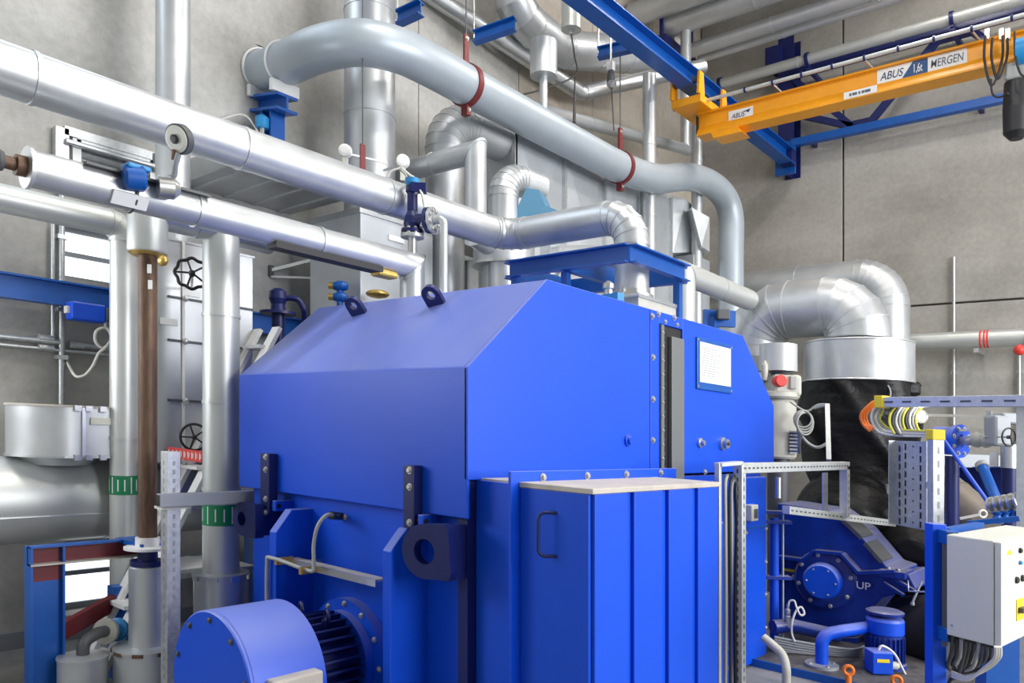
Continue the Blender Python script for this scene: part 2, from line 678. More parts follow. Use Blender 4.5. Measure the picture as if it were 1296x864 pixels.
# ------------------------------------------------------------------ the hall
UW, VW, TOP = -6.3, 12.5, 9.2
tag(MB().bx(UW - 0.4, 7.0, -4.0, VW + 0.4, -0.25, 0).obj('floor', 'floor_concrete'), 'grey concrete floor of the machine hall', None, None, 'structure')
tag(MB().bx(UW - 0.4, 7.0, -4.0, VW + 0.4, TOP, TOP + 0.2).obj('ceiling', 'concrete'), 'bare concrete ceiling high above the pipes', None, None, 'structure')


def minus(rect, holes):
    a0, a1, b0, b1 = rect
    xs = sorted({a0, a1, *[h[i] for h in holes for i in (0, 1) if a0 < h[i] < a1]})
    ys = sorted({b0, b1, *[h[i] for h in holes for i in (2, 3) if b0 < h[i] < b1]})
    out = []
    for i in range(len(xs) - 1):
        for j in range(len(ys) - 1):
            cx, cy = (xs[i] + xs[i + 1]) / 2, (ys[j] + ys[j + 1]) / 2
            if not any(h[0] < cx < h[1] and h[2] < cy < h[3] for h in holes):
                out.append((xs[i], xs[i + 1], ys[j], ys[j + 1]))
    return out


HOLES = [(2.2, 3.05, 2.72, 3.16), (2.2, 3.05, 0.18, 0.74), (6.25, 6.75, 2.5, 3.75), (-3.6, 3.3, 5.7, 8.0), (-1.6, 1.6, 2.05, 3.45)]
wl = MB()
for r in minus((-4.0, VW, 0, TOP), HOLES):
    wl.bx(UW - 0.4, UW - 0.16, r[0], r[1], r[2], r[3])
wl = wl.obj('wall_left', 'concrete')
tag(wl, 'long concrete wall behind the pipes and columns', None, None, 'structure')
vs_ = [-4.0, 5.78, 7.5, 9.15, 10.85, VW]
ws_ = [0.0, TOP]
for i in range(len(vs_) - 1):
    for j in range(1):
        g = 0.006
        mb = MB()
        for r in minus((vs_[i] + g, vs_[i + 1] - g, ws_[j] + (g if j else 0), ws_[j + 1] - g), HOLES):
            mb.bx(UW - 0.16, UW, r[0], r[1], r[2], r[3])
        mb.obj('wall_panel', 'concrete' if vs_[i] < 7 else 'concrete_brown', wl)
wf = MB().bx(UW - 0.4, 7.0, VW + 0.16, VW + 0.4, 0, TOP).obj('wall_far', 'concrete')
tag(wf, 'concrete end wall of panels behind the crane girder', None, None, 'structure')
us_ = [UW, -3.88, 0.6, 4.0, 7.0]
ws2 = [0, 3.80, TOP]
for i in range(4):
    for j in range(2):
        g = 0.014
        MB().bx(us_[i] + g, us_[i + 1] - g, VW, VW + 0.16, ws2[j] + (g if j else 0), ws2[j + 1] - g).obj('wall_panel', 'concrete_grey', wf, bevel=0.008)


def window(n, hole, label, rows):
    v0, v1, w0, w1 = hole
    u0 = UW - 0.26
    r = thing('window_%d' % n, None, None, (u0, (v0 + v1) / 2, w0))
    tag(r, label, None, None, 'structure')
    f = MB()
    t = 0.05
    f.bx(u0, u0 + 0.06, v0, v0 + t, w0, w1).bx(u0, u0 + 0.06, v1 - t, v1, w0, w1)
    f.bx(u0, u0 + 0.06, v0 + t, v1 - t, w0, w0 + t).bx(u0, u0 + 0.06, v0 + t, v1 - t, w1 - t, w1)
    for k in range(1, rows):
        q = w0 + (w1 - w0) * k / rows
        f.bx(u0, u0 + 0.06, v0 + t, v1 - t, q - 0.018, q + 0.018)
    f.obj('window_frame', 'frame_grey', r)
    for k in range(rows):
        a = w0 + t + (w1 - w0 - 2 * t) * k / rows
        b = w0 + t + (w1 - w0 - 2 * t) * (k + 1) / rows
        MB().bx(u0 + 0.02, u0 + 0.03, v0 + t, v1 - t, a, b).obj('pane', 'window_light', r)


window(1, HOLES[0], 'small two-pane window above the blue wall beam', 2)
window(2, HOLES[1], 'low two-pane window beside the red brace', 2)
window(3, HOLES[2], 'narrow tall window showing between upright pipes', 1)
window(4, HOLES[3], 'added unseen clerestory window lighting the hall from high on the pipe wall', 2)  # opening out of view, put in for its light
window(5, HOLES[4], 'broad side window on the pipe wall', 2)
tag(MB().bx(UW, 7.0, -4.2, -4.0, 0, TOP).obj('wall_near', 'concrete'), 'concrete wall closing the near end of the hall', None, None, 'structure')

# wall skirting strip and floor grating by the left wall
tag(MB().bx(UW, UW + 0.03, -4, VW, 0, 0.12).obj('baseboard_left', 'frame_grey'), 'grey skirting along the pipe wall', None, None, 'structure')
gr = thing('floor_grating', 'steel bar grating laid on the floor by the wall', 'grating', (-5.6, 1.2, 0.0))
MB().bx(-6.2, -4.95, -0.6, 1.45, 0.001, 0.012).obj('pan', 'dark_grey', gr)
me_bar = shared('grating_bar', lambda: MB().bx(-0.62, 0.62, -0.008, 0.008, 0, 0.03), 'galv')
for k in range(50):
    o = bpy.data.objects.new('grating_bar', me_bar)
    p = V((-5.575, -0.58 + k * 0.0405, 0.012))
    put(o, sh(p), gr)
    o.rotation_euler = (0, math.atan(KS * cs), 0)

# high-bay lamps (real luminaires under the ceiling)
for k, (lu, lv) in enumerate(LAMPS):
    r = thing('ceiling_lamp', 'long white high-bay lamp under the concrete ceiling', 'lamp', (lu, lv, 8.5), 'high-bay lamps under the ceiling')
    MB().prism([(lu - 0.28, lv - 0.9, 8.5), (lu + 0.28, lv - 0.9, 8.5), (lu + 0.2, lv - 0.9, 8.64), (lu - 0.2, lv - 0.9, 8.64)], (0, 1.8, 0)).obj('housing', 'white', r)
    MB().bx(lu - 0.24, lu + 0.24, lv - 0.85, lv + 0.85, 8.49, 8.50).obj('diffuser', 'lamp_light', r)
    for s in (-0.6, 0.6):
        MB().cyl((lu, lv + s, 8.64), (lu, lv + s, TOP), 0.012, None, 8).obj('suspension_rod', 'steel', r)
    al = area_light('lamp_beam', sh((lu, lv, 8.45)), sh((lu, lv, 0)), 0.5, 1.7, 140, (1.0, 0.95, 0.88))
# ------------------------------------------------------------------ generator
GU0, GU1, GV0 = -4.40, -2.43, 2.53          # left side, right (gable) side, end face
CRW, RFW, GBW = 1.986, 2.49, 1.47            # crease, roof, lower edge of the gable sheet
VA, VB, GV1 = 3.12, 5.50, 6.10               # roof from VA to VB, far end
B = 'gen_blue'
gen = thing('generator', 'large royal blue generator housing with sloped hood and bolted gable sheet', 'generator', ((GU0 + GU1) / 2, 4.3, 0))
# body below the hood
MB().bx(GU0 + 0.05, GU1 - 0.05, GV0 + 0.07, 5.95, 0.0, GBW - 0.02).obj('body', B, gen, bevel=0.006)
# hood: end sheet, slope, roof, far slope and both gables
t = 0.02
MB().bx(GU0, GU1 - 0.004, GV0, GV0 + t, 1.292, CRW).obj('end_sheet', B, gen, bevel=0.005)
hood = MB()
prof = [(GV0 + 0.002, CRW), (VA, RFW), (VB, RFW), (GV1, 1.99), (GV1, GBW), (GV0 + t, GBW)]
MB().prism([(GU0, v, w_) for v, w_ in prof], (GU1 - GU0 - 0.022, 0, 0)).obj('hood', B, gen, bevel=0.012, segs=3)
# gable sheet in two plates beside the gasket slot
xs1 = at(823, 500, u=GU1).y
xs2 = at(831, 500, u=GU1).y
xs3 = at(864, 500, u=GU1).y


def top_at(v):
    if v < VA: return CRW + (RFW - CRW) * (v - GV0) / (VA - GV0)
    if v > VB: return RFW + (1.99 - RFW) * (v - VB) / (GV1 - VB)
    return RFW


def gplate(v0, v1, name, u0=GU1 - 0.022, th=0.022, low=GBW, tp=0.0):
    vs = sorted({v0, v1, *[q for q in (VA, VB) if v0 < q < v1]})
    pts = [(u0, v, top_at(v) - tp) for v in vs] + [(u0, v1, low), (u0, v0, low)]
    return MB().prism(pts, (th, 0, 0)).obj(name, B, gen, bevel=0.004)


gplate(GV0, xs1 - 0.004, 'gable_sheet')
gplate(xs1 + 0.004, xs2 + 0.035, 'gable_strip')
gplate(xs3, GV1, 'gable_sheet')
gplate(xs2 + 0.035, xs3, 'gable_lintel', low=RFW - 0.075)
# black gasket slot with studs and the grey gasket plate
wS = RFW - 0.08
MB().bx(GU1 - 0.02, GU1 - 0.012, xs2 + 0.036, xs3 - 0.001, GBW, wS).obj('gasket_slot', 'black', gen)
MB().bx(GU1 - 0.012, GU1 + 0.012, xs2 + 0.04, xs2 + 0.075, GBW, wS).obj('gasket_strip', 'gasket_grey', gen)
gp = MB().bx(GU1 - 0.012, GU1 + 0.016, xs3 - 0.17, xs3 - 0.004, GBW - 0.1, wS - 0.06).obj('gasket_plate', 'gasket_grey', gen, bevel=0.004)
for k in range(11):
    bolt(gen, (GU1 + 0.012, xs2 + 0.058, wS - 0.05 - k * 0.088), (1, 0, 0), 0.008)
    if k % 1 == 0:
        bolt(gen, (GU1 - 0.01, xs2 + 0.115, wS - 0.02 - k * 0.088), (1, 0, 0), 0.006, 'dark_grey')
for px, py in ((825, 400), (826, 452), (826, 505), (826, 557), (833, 397), (853, 402), (796, 556), (885, 560), (892, 597)):
    p = at(px, py, u=GU1)
    bolt(gen, p, (1, 0, 0), 0.014)
for px, py in ((842, 407), (857, 411)):
    bolt(gen, at(px, py, u=GU1), (1, 0, 0), 0.010)
p = at(794, 557, u=GU1)
MB().lathe(p, (1, 0, 0), [(0.035, 0), (0.035, 0.012), (0.024, 0.014), (0.022, 0.03)], 16).obj('inspection_plug', B, gen)
p = at(913, 561, u=GU1)
pl = MB().lathe(p, (1, 0, 0), [(0.046, 0), (0.046, 0.02), (0.034, 0.022), (0.034, 0.05)], 18).obj('pipe_plug', 'steel', gen)
MB().lathe(p + V((0.05, 0, 0)), (1, 0, 0), [(0.014, 0), (0.014, 0.015)], 10).obj('grub_screw', 'dark_grey', pl)
p = at(885, 560, u=GU1)
MB().lathe(p, (1, 0, 0), [(0.034, 0), (0.034, 0.015), (0.02, 0.018), (0.018, 0.04)], 16).obj('inspection_plug', 'steel', gen)

# framed placard on the gable
a = at(883, 432, u=GU1); b = at(922, 436, u=GU1); c = at(883, 483, u=GU1); d = at(922, 491, u=GU1)
v0, v1 = a.y, b.y
w1, w0 = a.z, c.z
fr = MB().bx(GU1, GU1 + 0.014, v0 - 0.03, v1 + 0.03, w0 - 0.05, w1 + 0.03).obj('placard_holder', 'beam_blue', gen, bevel=0.006)
MB().bx(GU1 + 0.014, GU1 + 0.018, v0, v1, w0, w1).obj('placard_sheet', 'paper', fr)
pr = MB()
for k in range(12):
    q = w1 - 0.04 - k * (w1 - w0 - 0.07) / 12
    pr.bx(GU1 + 0.0182, GU1 + 0.0186, v0 + 0.03, v0 + 0.03 + (v1 - v0 - 0.06) * random.uniform(0.45, 0.95), q, q + 0.006)
pr.obj('placard_print', 'cable_grey', fr)
for sv in (v0 - 0.018, v1 + 0.018):
    bolt(fr, (GU1 + 0.014, sv, w1 + 0.01), (1, 0, 0), 0.006)
    bolt(fr, (GU1 + 0.014, sv, w0 - 0.03), (1, 0, 0), 0.006)

# lifting eyes on the slope
nrm = V((0, -(RFW - CRW), VA - GV0)).normalized()
slo = V((0, VA - GV0, RFW - CRW)).normalized()


def eye_plate(mb, c, e_up, e_side, e_n, R, hole, foot, th, n=32):
    """rounded plate with a hole: e_up points to the rounded end"""
    c, e_up, e_side, e_n = V(c), V(e_up), V(e_side), V(e_n)
    out, inn = [], []
    for i in range(n):
        t = 2 * math.pi * i / n
        x, y = math.cos(t), math.sin(t)
        inn.append(c + hole * (x * e_side + y * e_up))
        if y >= 0:
            out.append(c + R * (x * e_side + y * e_up))
        else:
            k = min(R / max(abs(x), 1e-6), foot / max(abs(y), 1e-6))
            out.append(c + k * (x * e_side + y * e_up))
    h = e_n * th / 2
    mb.rings([[q - h for q in out], [q + h for q in out]], False, False, False)
    mb.rings([[q + h for q in inn], [q - h for q in inn]], True, False, False)
    mb.rings([[q + h for q in out], [q + h for q in inn]], False, False, False)
    mb.rings([[q - h for q in inn], [q - h for q in out]], False, False, False)
    return mb


for px, py in ((455, 397), (553, 385)):
    # foot point of the eye on the slope, just below the ridge
    dx = (px - CX) / FPX; dz = (HOR + KS * (px - CX) - py) / FPX
    ray = V((cs * dx - sn, sn * dx + cs, dz))
    P0 = V((0, GV0, CRW)); E = V((0, 0, EYE))
    tt = (P0 - E).dot(nrm) / ray.dot(nrm)
    q = E + ray * tt
    mb = MB()
    eye_plate(mb, q + nrm * 0.065, nrm, V((1, 0, 0)) * 0.96 + slo * 0.28, (slo - V((0.28, 0, 0))).normalized(), 0.055, 0.026, 0.075, 0.03)
    mb.obj('lifting_eye', 'navy', gen, bevel=0.003)

# hinge bars with bolts on the end sheet
VF = GV0 - 0.001


def fp(x, y, v=GV0):
    return at(x, y, v=v)


for (x0, x1, y0, y1, bys) in ((331, 342, 573, 648, (578, 594, 631, 648)), (512, 525, 588, 668, (595, 616, 661))):
    a, b = fp(x0, y0, GV0 - 0.05), fp(x1, y0, GV0 - 0.05)
    lo = fp(x0, y1, GV0 - 0.05).z
    hb = MB().bx(a.x, b.x, GV0 - 0.06, GV0, lo, a.z).obj('hinge_bar', 'navy', gen, bevel=0.004)
    for y in bys:
        q = fp((x0 + x1) / 2, y, GV0 - 0.06)
        bolt(hb, q, (0, -1, 0), 0.0125)
    q = fp(x1 + 8, y1 - 3, GV0)
    MB().cyl(V((b.x - 0.01, GV0 - 0.03, q.z + 0.03)), V((b.x + 0.06, GV0 - 0.03, q.z + 0.03)), 0.014, None, 10).obj('hinge_pin', 'black', hb)
    MB().bx(b.x + 0.02, b.x + 0.055, GV0 - 0.05, GV0 + 0.07, q.z + 0.0, q.z + 0.06).obj('hinge_knuckle', B, hb, bevel=0.004)

# trunnion lugs
for (cx, cy, R, hole, long_, yaw) in ((311, 656, 0.098, 0.042, 0.15, 0.0), (541, 697, 0.125, 0.058, 0.14, 0.32)):
    vv = GV0 - 0.10
    c = at(cx, cy, v=vv)
    e_up = V((-math.cos(yaw), -math.sin(yaw) * 0.6, -math.sin(yaw) * 0.25)).normalized()
    e_n = V((0, -1, 0)) if yaw == 0 else e_up.cross(V((0, 0, 1))).normalized()
    e_s = e_up.cross(e_n).normalized()
    eye_plate(MB(), c, e_up, e_s, e_n, R, hole, long_, 0.055).obj('lifting_lug', 'navy', gen)
    q = c - e_up * (long_ - 0.03)
    if yaw:
        MB().bx(q.x - 0.010, q.x + 0.012, GV0 - 0.10, GV0 + 0.1, c.z - R * 1.0, c.z + R * 1.02).obj('lug_gusset', 'navy', gen, bevel=0.004)
    else:
        MB().bx(q.x - 0.05, q.x + 0.02, vv + 0.028, GV0 + 0.1, c.z - R * 0.9, c.z + R * 0.9).obj('lug_gusset', 'navy', gen, bevel=0.004)

# upright ribs
for (xl, ytop, ysl, xr) in ((341, 645, 672, 349), (484, 668, 696, 494)):
    vv = GV0 - 0.17
    a = at(xl, ysl, v=vv); b = at(xr, ysl, v=vv)
    tz = at(xr + 14, ytop - 4, v=GV0).z + 0.0
    rib = [(a.x, vv, 0.0), (a.x, vv, a.z), (a.x, vv + 0.10, tz), (a.x, GV0 + 0.08, tz), (a.x, GV0 + 0.08, 0.0)]
    MB().prism(rib, (b.x - a.x, 0, 0)).obj('stiffening_rib', B, gen, bevel=0.004)
# dark strip painted for the shaded gap right of the end face, light inner plates
MB().bx(GU1 - 0.09, GU1 - 0.03, GV0 + 0.03, GV0 + 0.12, 0, GBW).obj('gap_shade_strip', 'navy', gen)
# shelf strip and its brackets
a = at(352, 702, v=GV0 - 0.06); b = at(484, 731, v=GV0 - 0.06)
sp = MB().bx(a.x, b.x, GV0 - 0.10, GV0 - 0.03, a.z - 0.005, a.z + 0.005).obj('cable_shelf', 'dusty', gen)
MB().bx(a.x, b.x, GV0 - 0.105, GV0 - 0.095, a.z - 0.03, a.z + 0.006).obj('shelf_lip', 'steel', sp)
MB().bx(a.x + 0.2, a.x + 0.23, GV0 - 0.06, GV0 + 0.08, a.z - 0.035, a.z - 0.005).obj('shelf_bracket', 'steel', sp)
# gooseneck conduit
hp = [at(338, 800, v=GV0 - 0.19), at(338, 716, v=GV0 - 0.19), at(344, 706, v=GV0 - 0.19), at(391, 722, v=GV0 - 0.16), at(397, 717, v=GV0 - 0.15), at(397, 690, v=GV0 - 0.14),
      at(402, 666, v=GV0 - 0.13), at(413, 652, v=GV0 - 0.09), at(424, 652, v=GV0 - 0.02), at(432, 653, v=GV0 + 0.07)]
gn = MB().tube(catmull(hp, 6), 0.0105, 10).obj('conduit', 'cable_grey', gen)
MB().cyl(at(419, 652, v=GV0 - 0.05), at(430, 653, v=GV0 + 0.06), 0.022, None, 12).obj('conduit_gland', 'black', gen)
for x, y in ((352, 710), (383, 722)):
    q = at(x, y, v=GV0 - 0.175)
    MB().bx(q.x - 0.012, q.x + 0.012, q.y - 0.016, q.y + 0.09, q.z - 0.018, q.z + 0.018).obj('conduit_clip', 'brass', gn)
p = at(437, 654, v=GV0 + 0.07)
bolt(gen, p, (0, -1, 0), 0.012)

# bolted cooler cover on the gable side
V0c = 2.616
cv = MB().bx(GU1 - 0.03, -2.2, V0c, 3.99, 0.02, 1.47).obj('cooler_base', B, gen, bevel=0.005)
fl = MB().bx(-2.212, -2.196, 2.56, 4.05, 0.02, 1.525).obj('cooler_flange', B, gen, bevel=0.003)
for px, py in ((687, 604), (743, 602), (792.5, 600), (836, 598)):
    q = at(px, py, u=-2.196)
    bolt(fl, q, (1, 0, 0), 0.014)
for py in (630, 728, 826):
    q = at(669, py, u=-2.196)
    bolt(fl, q, (1, 0, 0), 0.013, 'dark_grey')
    bolt(fl, (-2.196, 4.02, q.z), (1, 0, 0), 0.013)
cb = MB().bx(-2.196, -1.825, V0c + 0.005, 3.80, 0.05, 1.455).obj('cooler_cover', B, gen, bevel=0.005)
MB().bx(-2.196, -1.80, V0c + 0.0, 3.81, 1.455, 1.478).obj('cover_top', 'dusty', cb, bevel=0.003)
MB().bx(GU1 - 0.01, -2.212, V0c + 0.005, 3.98, 1.470, 1.478).obj('base_top', 'dusty', cv)
# four raised panels between three grooves
edges = [(752, 794), (802, 838), (846, 876), (883, 908)]
for x0, x1 in edges:
    a = at(x0, 700, u=-1.81); b = at(x1, 700, u=-1.81)
    MB().bx(-1.826, -1.806, a.y, b.y, 0.05, 1.455).obj('cover_panel', B, cb, bevel=0.005)
a = at(745, 700, v=V0c)
# handle
h0 = at(684, 648, v=V0c - 0.035); h1 = at(684, 703, v=V0c - 0.035)
h0b = at(699, 645, v=V0c); h1b = at(699, 703, v=V0c)
hx = h0.x
hd = MB().tube(fillet([(h0b.x + 0.02, V0c + 0.01, h0.z), (hx, V0c - 0.05, h0.z), (hx, V0c - 0.05, h1.z), (h0b.x + 0.02, V0c + 0.01, h1.z)], 0.03), 0.0075, 10).obj('handle', 'navy', cb)
# narrow bolted strip beyond the cover and lower block
q0 = at(913, 700, u=-2.15); q1 = at(923, 700, u=-2.15)
st = MB().bx(-2.3, -2.15, q0.y, q1.y + 0.02, 0.02, at(915, 662, u=-2.15).z).obj('end_flange', B, gen, bevel=0.004)
for py in (670, 690, 753, 820, 845):
    bolt(st, at(919, py, u=-2.15), (1, 0, 0), 0.013)
q0 = at(940, 700, u=-2.40); q1 = at(970, 700, u=-2.40)
lb = MB().bx(-2.7, -2.40, q0.y, q1.y, 0.02, at(945, 604, u=-2.40).z).obj('bearing_block', B, gen, bevel=0.006)
MB().bx(-2.7, -2.392, q0.y + 0.01, q1.y + 0.004, at(950, 668, u=-2.4).z - 0.006, at(950, 668, u=-2.4).z + 0.006).obj('split_line', 'beam_blue', lb)
for px, py in ((944, 674), (969, 669), (969, 711), (969, 752), (969, 794), (944, 850)):
    bolt(lb, at(px, py, u=-2.40), (1, 0, 0), 0.012)
q = at(946, 648, u=-2.40)
jb = MB().bx(-2.40, -2.34, q.y - 0.06, q.y + 0.06, q.z - 0.06, q.z + 0.06).obj('junction_box', 'beige', lb, bevel=0.006)
MB().bx(-2.34, -2.335, q.y - 0.02, q.y + 0.04, q.z - 0.04, q.z + 0.03).obj('box_cover', 'dark_grey', jb)

# ------------------------------------------------------------------ cooling fan with its motor on the end face
FU, FW = -3.35, 0.46
fm = thing('fan_motor', 'blue electric fan motor with round smooth cowl bolted to the generator end', 'motor', (FU, 2.1, FW - 0.36))
ax = V((0, -1, 0))
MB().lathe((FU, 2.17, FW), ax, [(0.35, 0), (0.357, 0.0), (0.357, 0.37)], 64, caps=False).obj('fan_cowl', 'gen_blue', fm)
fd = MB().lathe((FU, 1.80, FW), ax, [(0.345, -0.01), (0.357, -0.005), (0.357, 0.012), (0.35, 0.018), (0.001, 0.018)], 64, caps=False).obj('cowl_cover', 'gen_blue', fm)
for k in range(10):
    t = math.radians(18 + 36 * k)
    bolt(fd, (FU + 0.318 * math.cos(t), 1.782, FW + 0.318 * math.sin(t)), ax, 0.011, 'dark_grey')
MB().lathe((FU, 2.5, FW), ax, [(0.20, 0), (0.20, 0.34)], 40).obj('stator', 'navy', fm)
for k in range(30):
    t = 2 * math.pi * (k + 0.5) / 30
    r0, r1 = V((math.cos(t), 0, math.sin(t))), V((-math.sin(t), 0, math.cos(t)))
    c = V((FU, 2.33, FW)) + r0 * 0.225
    MB().ob(c, r0 * 0.035, V((0, 0.14, 0)), r1 * 0.006).obj('cooling_fin', 'navy', fm)
fl = MB().lathe((FU, 2.60, FW), ax, [(0.31, 0), (0.31, 0.06), (0.25, 0.06), (0.25, 0.11)], 48).obj('mounting_flange', 'gen_blue', fm)
for k in range(12):
    t = math.radians(30 * k)
    bolt(fl, (FU + 0.285 * math.cos(t), 2.54, FW + 0.285 * math.sin(t)), ax, 0.012)
for (uu, vv, ang) in ((FU + 0.01, 2.27, 90), (FU + 0.12, 2.34, 66)):
    t = math.radians(ang)
    r0 = V((math.cos(t), 0, math.sin(t)))
    c = V((FU, vv, FW)) + r0 * 0.30
    e = MB().torus(c, (0.35, 1, 0), 0.028, 0.010, 20, 8).obj('eyebolt', 'navy', fm)
    MB().cyl(c - r0 * 0.07, c - r0 * 0.03, 0.022, None, 10).obj('eyebolt_collar', 'navy', e)
tb = MB().bx(FU + 0.30, FU + 0.40, 1.86, 2.12, FW - 0.12, FW + 0.11).obj('terminal_box', 'dusty', fm, bevel=0.01)
# ------------------------------------------------------------------ clad pipes on the left
U1, W1 = -4.04, 3.26
V1 = 4.65
p1 = pipe('clad_pipe', 'thick aluminium clad pipe crossing above the generator and turning down into it', 'pipe',
          [(U1, 0.2, W1), (U1, V1, W1), (-2.87, V1, W1), (-2.87, V1, 2.72)], 0.120, 'alu', bend=1.7, ngore=5, seam=1.05)
# collar at the lower end of that pipe
MB().lathe((-2.87, V1, 2.66), (0, 0, 1), [(0.15, 0), (0.15, 0.03), (0.128, 0.03), (0.128, 0.06)], 32).obj('end_collar', 'steel', p1)
# lower pipe with end disc
U2, W2 = -3.85, 2.784
a2 = at(36, 212, u=U2)
v2 = at(522, 332, u=U2).y
p2 = pipe('clad_pipe', 'aluminium clad pipe with a flat end disc, mitred downward behind the generator hood', 'pipe',
          [(U2, a2.y, W2), (U2, v2, W2), (U2, v2, RFW)], 0.084, 'alu', style='mitre', seam=0.85)
MB().lathe((U2, a2.y - 0.012, W2), (0, 1, 0), [(0.094, 0), (0.094, 0.017), (0.084, 0.017)], 32).obj('end_disc', 'bead', p2)
MB().lathe((U2, a2.y - 0.012, W2), (0, -1, 0), [(0.046, 0), (0.046, 0.04), (0.029, 0.04), (0.029, 0.7)], 20).obj('pipe_stub', 'rust', p2)
MB().lathe((U2, a2.y - 0.10, W2), (0, -1, 0), [(0.042, 0), (0.05, 0.02), (0.042, 0.04), (0.05, 0.06), (0.042, 0.08)], 20).obj('stub_coupling', 'dark_grey', p2)
# header behind it that carries the two columns
UC, WC = -4.6, 2.945
s0, s1 = at(192, 300, u=UC).y, at(341, 322, u=UC).y
hd_ = pipe('clad_header', 'short dark clad header pipe behind the lower pipe, carrying the columns', 'pipe', [(UC, s0, WC), (UC, s1, WC)], 0.118, 'alu_dark', seam=0.3)
# dark open gap further on
d0, d1 = at(345, 314, u=U2 + 0.02).y, at(480, 347, u=U2 + 0.02).y
MB().bx(U2 - 0.04, U2 + 0.06, d0, d1, W2 - 0.106, W2 - 0.07).obj('insulation_gap', 'rubber', p2)
MB().bx(U2 - 0.05, U2 + 0.05, d1 - 0.02, d1 + 0.14, W2 - 0.125, W2 - 0.08).obj('gold_foil', 'brass', p2, bevel=0.015)
# plate riveted on top and maker's tag
t0, t1 = at(142, 255, u=U2 + 0.075).y, at(187, 262, u=U2 + 0.075).y
MB().ob((U2 + 0.074, (t0 + t1) / 2, W2 - 0.052), (0, (t1 - t0) / 2, 0), (0.02, 0, 0.028), (0.004, 0, -0.003)).obj('name_tag', 'white', p2)

# pipe three: behind, elbow down into the first white column
U3, W3 = -5.3, 2.97
v3 = at(157, 330, u=U3).y
p3 = pipe('clad_pipe', 'slim aluminium clad pipe that drops as the white column left of the rusty pipe', 'pipe',
          [(U3, 0.0, W3), (U3, v3, W3), (U3, v3, 0.25)], 0.087, 'alu_white', bend=1.1, ngore=4, seam=1.1)


def green_band(root, c, R, y0, y1, xc):
    d = dep(c)
    w1 = EYE + d * (HOR + KS * (xc - CX) - y0) / FPX
    w0 = EYE + d * (HOR + KS * (xc - CX) - y1) / FPX
    g = MB().lathe((c[0], c[1], w0), (0, 0, 1), [(R, 0), (R + 0.002, 0), (R + 0.002, w1 - w0), (R, w1 - w0)], 40, caps=False).obj('green_marker', 'green', root)
    mk = MB()
    for k in range(9):
        t = math.radians(-150 + 26 * k)
        dirv = V((math.cos(t), math.sin(t), 0)); sd = V((-math.sin(t), math.cos(t), 0))
        hh = (w1 - w0) * (0.30 if k % 3 else 0.42)
        mk.ob(V((c[0], c[1], (w0 + w1) / 2)) + dirv * (R + 0.003), dirv * 0.0006, sd * 0.004, V((0, 0, hh)))
    mk.obj('marker_print', 'white', g)


green_band(p3, (U3, v3), 0.087, 601, 625, 157)
q = at(158, 770, u=U3)
flange(p3, (U3, v3, q.z), (0, 0, 1), 0.085, 0.125, 0.03, 6, 'beige')
MB().lathe((U3, v3, q.z - 0.12), (0, 0, 1), [(0.12, 0), (0.12, 0.03), (0.06, 0.04), (0.06, 0.08), (0.12, 0.09), (0.12, 0.12)], 24).obj('valve_body', 'light_blue', p3)

# column two below the lower pipe
v4 = at(280, 400, u=UC).y
zt, zb = WC - 0.02, at(278, 726, u=UC).z
p4 = pipe('clad_column', 'thick white clad column with a wide drum foot beside the generator', 'pipe',
          [(UC, v4, zt), (UC, v4, zb)], 0.1125, 'alu_white', seam=0.62)
MB().lathe((UC, v4, 0.0), (0, 0, 1), [(0.165, 0), (0.165, zb), (0.172, zb), (0.172, zb + 0.012), (0.115, zb + 0.015)], 40).obj('drum_foot', 'alu', p4)
for k in range(8):
    t = 2 * math.pi * k / 8
    MB().ob((UC + 0.171 * math.cos(t), v4 + 0.171 * math.sin(t), zb - 0.01), V((math.cos(t), math.sin(t), 0)) * 0.006, V((-math.sin(t), math.cos(t), 0)) * 0.028, (0, 0, 0.014)).obj('drum_latch', 'steel', p4)
green_band(p4, (UC, v4), 0.1125, 637, 663, 280)

# collar, rusty pipe and its clad lower end
v5 = at(187, 400, u=UC).y
zc0, zc1 = at(187, 321, u=UC).z, WC - 0.02
z5 = at(187, 690, u=UC).z
p5 = thing('rusty_pipe', 'bare rusty brown steel pipe standing between two white columns', 'pipe', (UC, v5, 0))
MB().cyl((UC, v5, z5 - 0.05), (UC, v5, zc1), 0.052, None, 28).obj('bare_pipe', 'rust', p5)
MB().lathe((UC, v5, zc0), (0, 0, 1), [(0.108, 0), (0.112, 0.01), (0.112, zc1 - zc0)], 36).obj('top_collar', 'alu_white', p5)
MB().lathe((UC, v5, zc0 - 0.015), (0, 0, 1), [(0.09, 0), (0.11, 0.018)], 36).obj('collar_edge', 'brass', p5)
MB().sphere(at(206, 330, d=4.45), 0.035, 12, 8, (1.2, 0.8, 0.9)).obj('foil_wad', 'brass', p5)
for k, (x, y) in enumerate(((189, 340), (190, 360))):
    MB().ob(at(x, y, d=4.47), V((cs, sn, 0)) * 0.012, (0, 0, 0.026), V((-sn, cs, 0)) * 0.002).obj('paper_tag', 'paper', p5)
MB().lathe((UC, v5, z5 - 0.02), (0, 0, 1), [(0.055, 0.07), (0.068, 0.07), (0.068, 0.02), (0.13, 0.015), (0.13, 0)], 36).obj('insulator_ring', 'white', p5)
zc2, zc3 = at(184, 715, u=UC).z, at(184, 817, u=UC).z
MB().lathe((UC, v5, zc2 - 0.0), (0, 0, 1), [(0.055, 0.09), (0.055, 0.03), (0.095, 0.03), (0.095, 0.0), (0.06, -0.01)], 30).obj('pipe_shoe', 'navy', p5)
